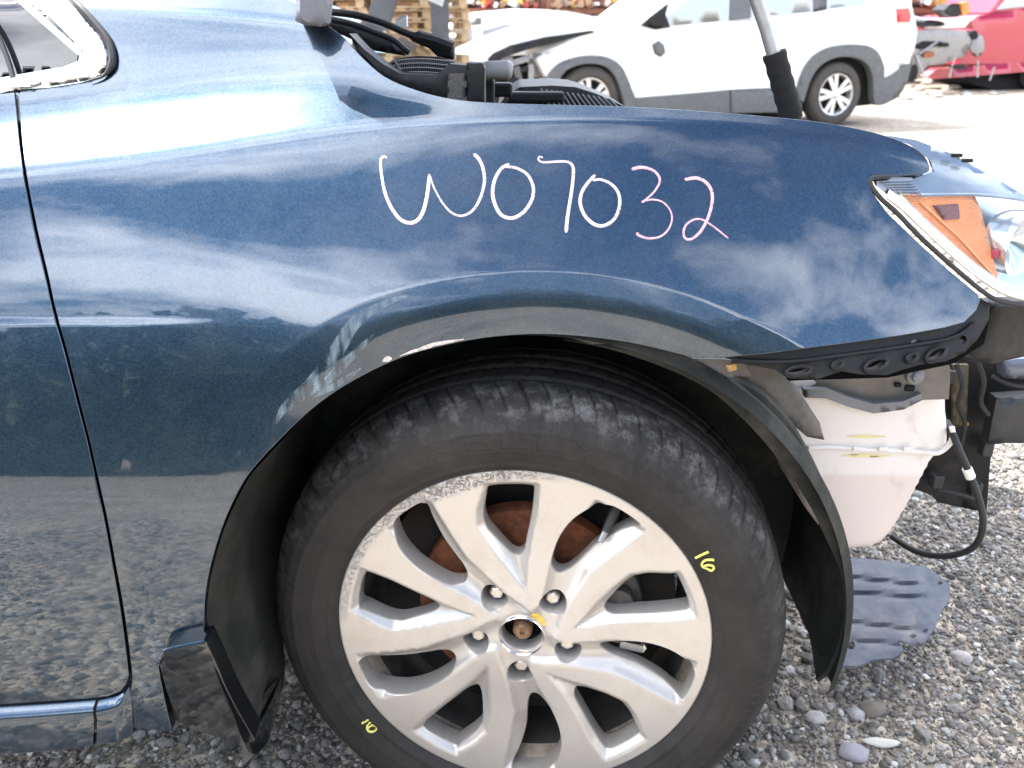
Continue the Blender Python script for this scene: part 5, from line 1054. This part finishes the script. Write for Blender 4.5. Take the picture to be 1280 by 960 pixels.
for (u, v, l_, a) in ((1150, 82, 30, 60), (1190, 84, 26, 95), (1222, 86, 22, 80), (1160, 60, 26, -35), (1240, 92, 18, 100)):
    c = fr2(u, v, .3); w = l_*.0066; MB().tube([c+Vector((-w*math.cos(R(a)), 0, w*math.sin(R(a)))), c+Vector((w*math.cos(R(a)), 0, -w*math.sin(R(a))))], .018, 8).build('suspension_arm', m_steel, jk, smooth=True)

# lumps of rubble in front of the red car
m_rock = M_('pale_rubble', (.36, .33, .29), .9, var=.35, vscale=6, bump=.8, bscale=20)
rkbase = []
for k_ in range(3):
    bm = bmesh.new(); bmesh.ops.create_icosphere(bm, subdivisions=2, radius=1)
    for q in bm.verts: q.co *= 1+.35*noise.noise(q.co*1.3+Vector((k_*7, 0, 0)))+.1*noise.noise(q.co*4); q.co.z *= .55
    me = bpy.data.meshes.new('rubble_lump'); bm.to_mesh(me); bm.free(); me.materials.append(m_rock); me.polygons.foreach_set('use_smooth', [True]*len(me.polygons)); rkbase.append(me)
for i in range(34):
    u = 1110+i*5.4+rng.uniform(-3, 3); v = 112+rng.uniform(-7, 14)-(i*.1); s = rng.uniform(.04, .12)
    o = bpy.data.objects.new('rubble_lump', rkbase[i % 3]); C.objects.link(o); o.location = atz(u, v); o.location.z = s*.3; o.scale = (s*1.3, s, s); o.rotation_euler = (rng.uniform(-.3, .3), 0, rng.uniform(0, 6))
    tag(o, 'pale lump of rubble on the white ground before the red car', 'rock', 'rubble lumps along the ground before the red car')

# pallets, scrap racks, posts
m_wood = M_('pallet_wood', (.46, .33, .20), .8, var=.35, vscale=7)
pm = MB()
for y in (-.5, 0, .5):
    for x in (-.55, 0, .55): pm.box((x, y, .062), (.12, .1, .08))
    pm.box((0, y, .011), (1.2, .1, .02)); pm.box((0, y, .113), (1.2, .1, .02))
for k_ in range(7): pm.box((-.54+k_*.18, 0, .134), (.11, 1.1, .02))
me = None
def pallet(x, y, z, rz, label, group):
    global me
    if me is None:
        o = pm.build('wooden_pallet', m_wood); me = o.data
    else: o = bpy.data.objects.new('wooden_pallet', me); C.objects.link(o)
    o.location = (x, y, z); o.rotation_euler = (0, 0, rz); tag(o, label, 'pallet', group); return o
for (u, lab) in ((414, 'wooden pallet in the stack behind the wiper, left end of the yard'), (478, 'wooden pallet in the far stack behind the leaning dark board'), (533, 'wooden pallet in the stack between the leaning board and the steel post')):
    g0 = at(u, 60, 15.6 if u == 478 else 14.0); rz0 = rng.uniform(-.3, .3)
    for k_ in range(15):
        if k_ < 4 and u < 500 and False: continue
        pallet(g0.x+rng.uniform(-.03, .03), g0.y+rng.uniform(-.03, .03), k_*.146, rz0+rng.uniform(-.05, .05), lab, 'stacked pallets behind '+str({414: 'the wiper', 478: 'the leaning board', 533: 'the steel post'}[u]))
m_post = M_('dark_post_steel', (.07, .075, .085), .6, .3, var=.3, vscale=3)
o = MB().box((0, 0, 1.2), (.24, .2, 2.4), bevel=.01).build('steel_post', m_post); o.location = at(551, 60, 13.2); o.location.z = 0; tag(o, 'upright dark steel post to the right of the pallet stacks', 'post')
o = MB().box((0, 0, 1.2), (.30, .12, 2.6), rot=Matrix.Rotation(R(20), 3, 'Y'), bevel=.01).build('leaning_board', m_post); o.location = at(478, 60, 12.4); o.location.z = 0; tag(o, 'dark grey board leaning to the right in front of the pallets', 'board')
m_rk = M_('rusty_rack_steel', (.20, .085, .05), .8, .2, var=.5, vscale=3)
scr = [M_('scrap_'+n_, c_, .5, m0, var=.3, vscale=5) for n_, c_, m0 in (('rust', (.34, .13, .07), .2), ('brown', (.34, .20, .12), 0), ('silver', (.6, .6, .6), .7), ('yellow', (.60, .38, .06), 0), ('red', (.42, .05, .04), 0), ('dark', (.05, .045, .045), 0), ('pale', (.6, .55, .48), 0))]
for r_ in range(7):
    x0 = -1.6+r_*2.35; yb = 20.5-.1*r_
    rack = thing('scrap_rack', ['rusty scrap rack directly right of the dark steel post', 'rusty scrap rack above the roof of the white sedan', 'rusty scrap rack above the nose of the white SUV', 'rusty scrap rack behind the windows of the white SUV', 'rusty scrap rack behind the rear of the white SUV', 'rusty scrap rack above the stripped front end', 'rusty scrap rack behind the red car'][r_], 'rack', (x0+1.15, yb, 0))
    for xx in (0, 2.25):
        for yy in (-.45, .45): MB().box((x0+xx, yb+yy, 1.3), (.09, .09, 2.6)).build('upright', m_rk, rack)
    for zz_ in (.35, 1.0, 1.4, 1.85):
        for yy in (-.45, .45): MB().box((x0+1.125, yb+yy, zz_), (2.2, .06, .10)).build('beam', m_rk, rack)
        MB().box((x0+1.125, yb, zz_+.06), (2.2, .8, .02)).build('shelf', m_rk, rack)
    for mi_, m0 in enumerate(scr):
        b = MB()
        for k_ in range(80):
            zl = (1.08, 1.48, 1.93, 1.48)[k_ % 4]; s = rng.uniform(.04, .14)
            b.box((x0+rng.uniform(.1, 2.1), yb+rng.uniform(-.5, .3), zl+s*rng.uniform(.4, 1.8)), (s*rng.uniform(.6, 2), s, s*rng.uniform(.5, 1.4)), rot=Matrix.Rotation(rng.uniform(-1, 1), 3, 'Y') @ Matrix.Rotation(rng.uniform(-1, 1), 3, 'Z'))
        o = b.build('scrap_parts', m0, rack); o['kind'] = 'stuff'
# corrugated fence closes the yard
m_cor = M_('brown_fence_sheet', (.16, .10, .08), .7, .2, var=.4, vscale=1.5)
fen = thing('sheet_metal_fence', 'brown corrugated metal fence behind the scrap racks', 'fence', (3, 22.5, 0))
for k_ in range(12):
    vs = []; nn_ = 40
    for i in range(nn_+1):
        x = -9+k_*2.4+i*2.4/nn_; y = 22.5+.03*math.sin(i*2*math.pi/5); vs += [(x, y, 0), (x, y, 2.9)]
    mk('sheet', vs, [(2*i, 2*i+2, 2*i+3, 2*i+1) for i in range(nn_)], m_cor, fen)

# individual stones near the wheel
stn = [(1090, 885, .016, 'round brown stone in the shade below the splash shield', (.20, .17, .14)), (1101, 928, .015, 'flat pale sliver of stone at the lower right', (.55, .53, .47)), (1020, 897, .013, 'pale stone in the shade right of the tyre', (.40, .38, .36)), (1202, 821, .014, 'rounded pinkish grey stone on the open gravel', (.40, .36, .35)), (1067, 942, .018, 'purplish grey stone at the bottom of the picture', (.30, .28, .31))]
for i, (u, v, s, lb, c_) in enumerate(stn):
    bm = bmesh.new(); bmesh.ops.create_icosphere(bm, subdivisions=3, radius=1)
    for q in bm.verts: q.co *= 1+.3*noise.noise(q.co*1.1+Vector((i*9, 3, 0)))+.05*noise.noise(q.co*5)
    for q in bm.verts: q.co.x *= (1.9 if i == 1 else 1.25); q.co.y *= (.6 if i == 1 else 1); q.co.z *= (.35 if i == 1 else .7)
    me2 = bpy.data.meshes.new('stone'); bm.to_mesh(me2); bm.free(); me2.materials.append(M_('stone_'+str(i), c_, .85, var=.25, vscale=120, bump=.4, bscale=300)); me2.polygons.foreach_set('use_smooth', [True]*len(me2.polygons))
    o = bpy.data.objects.new('stone', me2); C.objects.link(o); o.location = atz(u, v, .006); o.scale = (s, s, s); o.rotation_euler = (0, 0, rng.uniform(-.3, .3)); tag(o, lb, 'stone')

# trees on the near side of the yard, which the paint mirrors
m_leaf = M_('dark_foliage', (.045, .07, .035), .7, var=.5, vscale=2); m_bark = M_('bark', (.10, .08, .06), .9)
cm = MB(); rr2 = random.Random(3)
for k_ in range(1500):
    th_ = rr2.uniform(0, 6.283); ph_ = rr2.uniform(-1, 1); rd = rr2.uniform(.55, 1)**.5*(1+.25*noise.noise(Vector((math.cos(th_)*1.5, math.sin(th_)*1.5, ph_*2))))
    c = Vector((math.cos(th_)*math.sqrt(1-ph_*ph_)*1.7*rd, math.sin(th_)*math.sqrt(1-ph_*ph_)*1.2*rd, 1.8+ph_*1.8*rd)); a = Vector((rr2.gauss(0, 1), rr2.gauss(0, 1), rr2.gauss(0, 1))).normalized()*.17; b_ = a.cross(Vector((rr2.gauss(0, 1), rr2.gauss(0, 1), rr2.gauss(0, 1)))).normalized()*.13
    cm.add([c-a-b_, c+a-b_, c+a+b_, c-a+b_], [(0, 1, 2, 3)])
crown_me = None
for i in range(24):
    x = (-13+i*2.2) if i < 13 else (-11.9+(i-13)*2.2); y = -10.5+.8*math.sin(i*2.3)-(1.9 if i >= 13 else 0); s = .95+.28*math.sin(i*1.7+1)
    tr_ = thing('leafy_tree', 'dark leafy tree in the row across the yard from the blue sedan', 'tree', (x, y, 0), 0, 'trees across the yard from the blue sedan'); tr_.scale = (s, s, s)
    if crown_me is None:
        crown_me = cm.build('crown', m_leaf, fix=False); crown_me.parent = tr_; tk = MB().tube([(0, 0, 0), (.05, 0, 1), (0, .05, 2.2)], [.16, .12, .06], 8).build('trunk', m_bark, smooth=True); tk.parent = tr_
    else:
        o = crown_me.copy(); C.objects.link(o); o.parent = tr_; o = tk.copy(); C.objects.link(o); o.parent = tr_
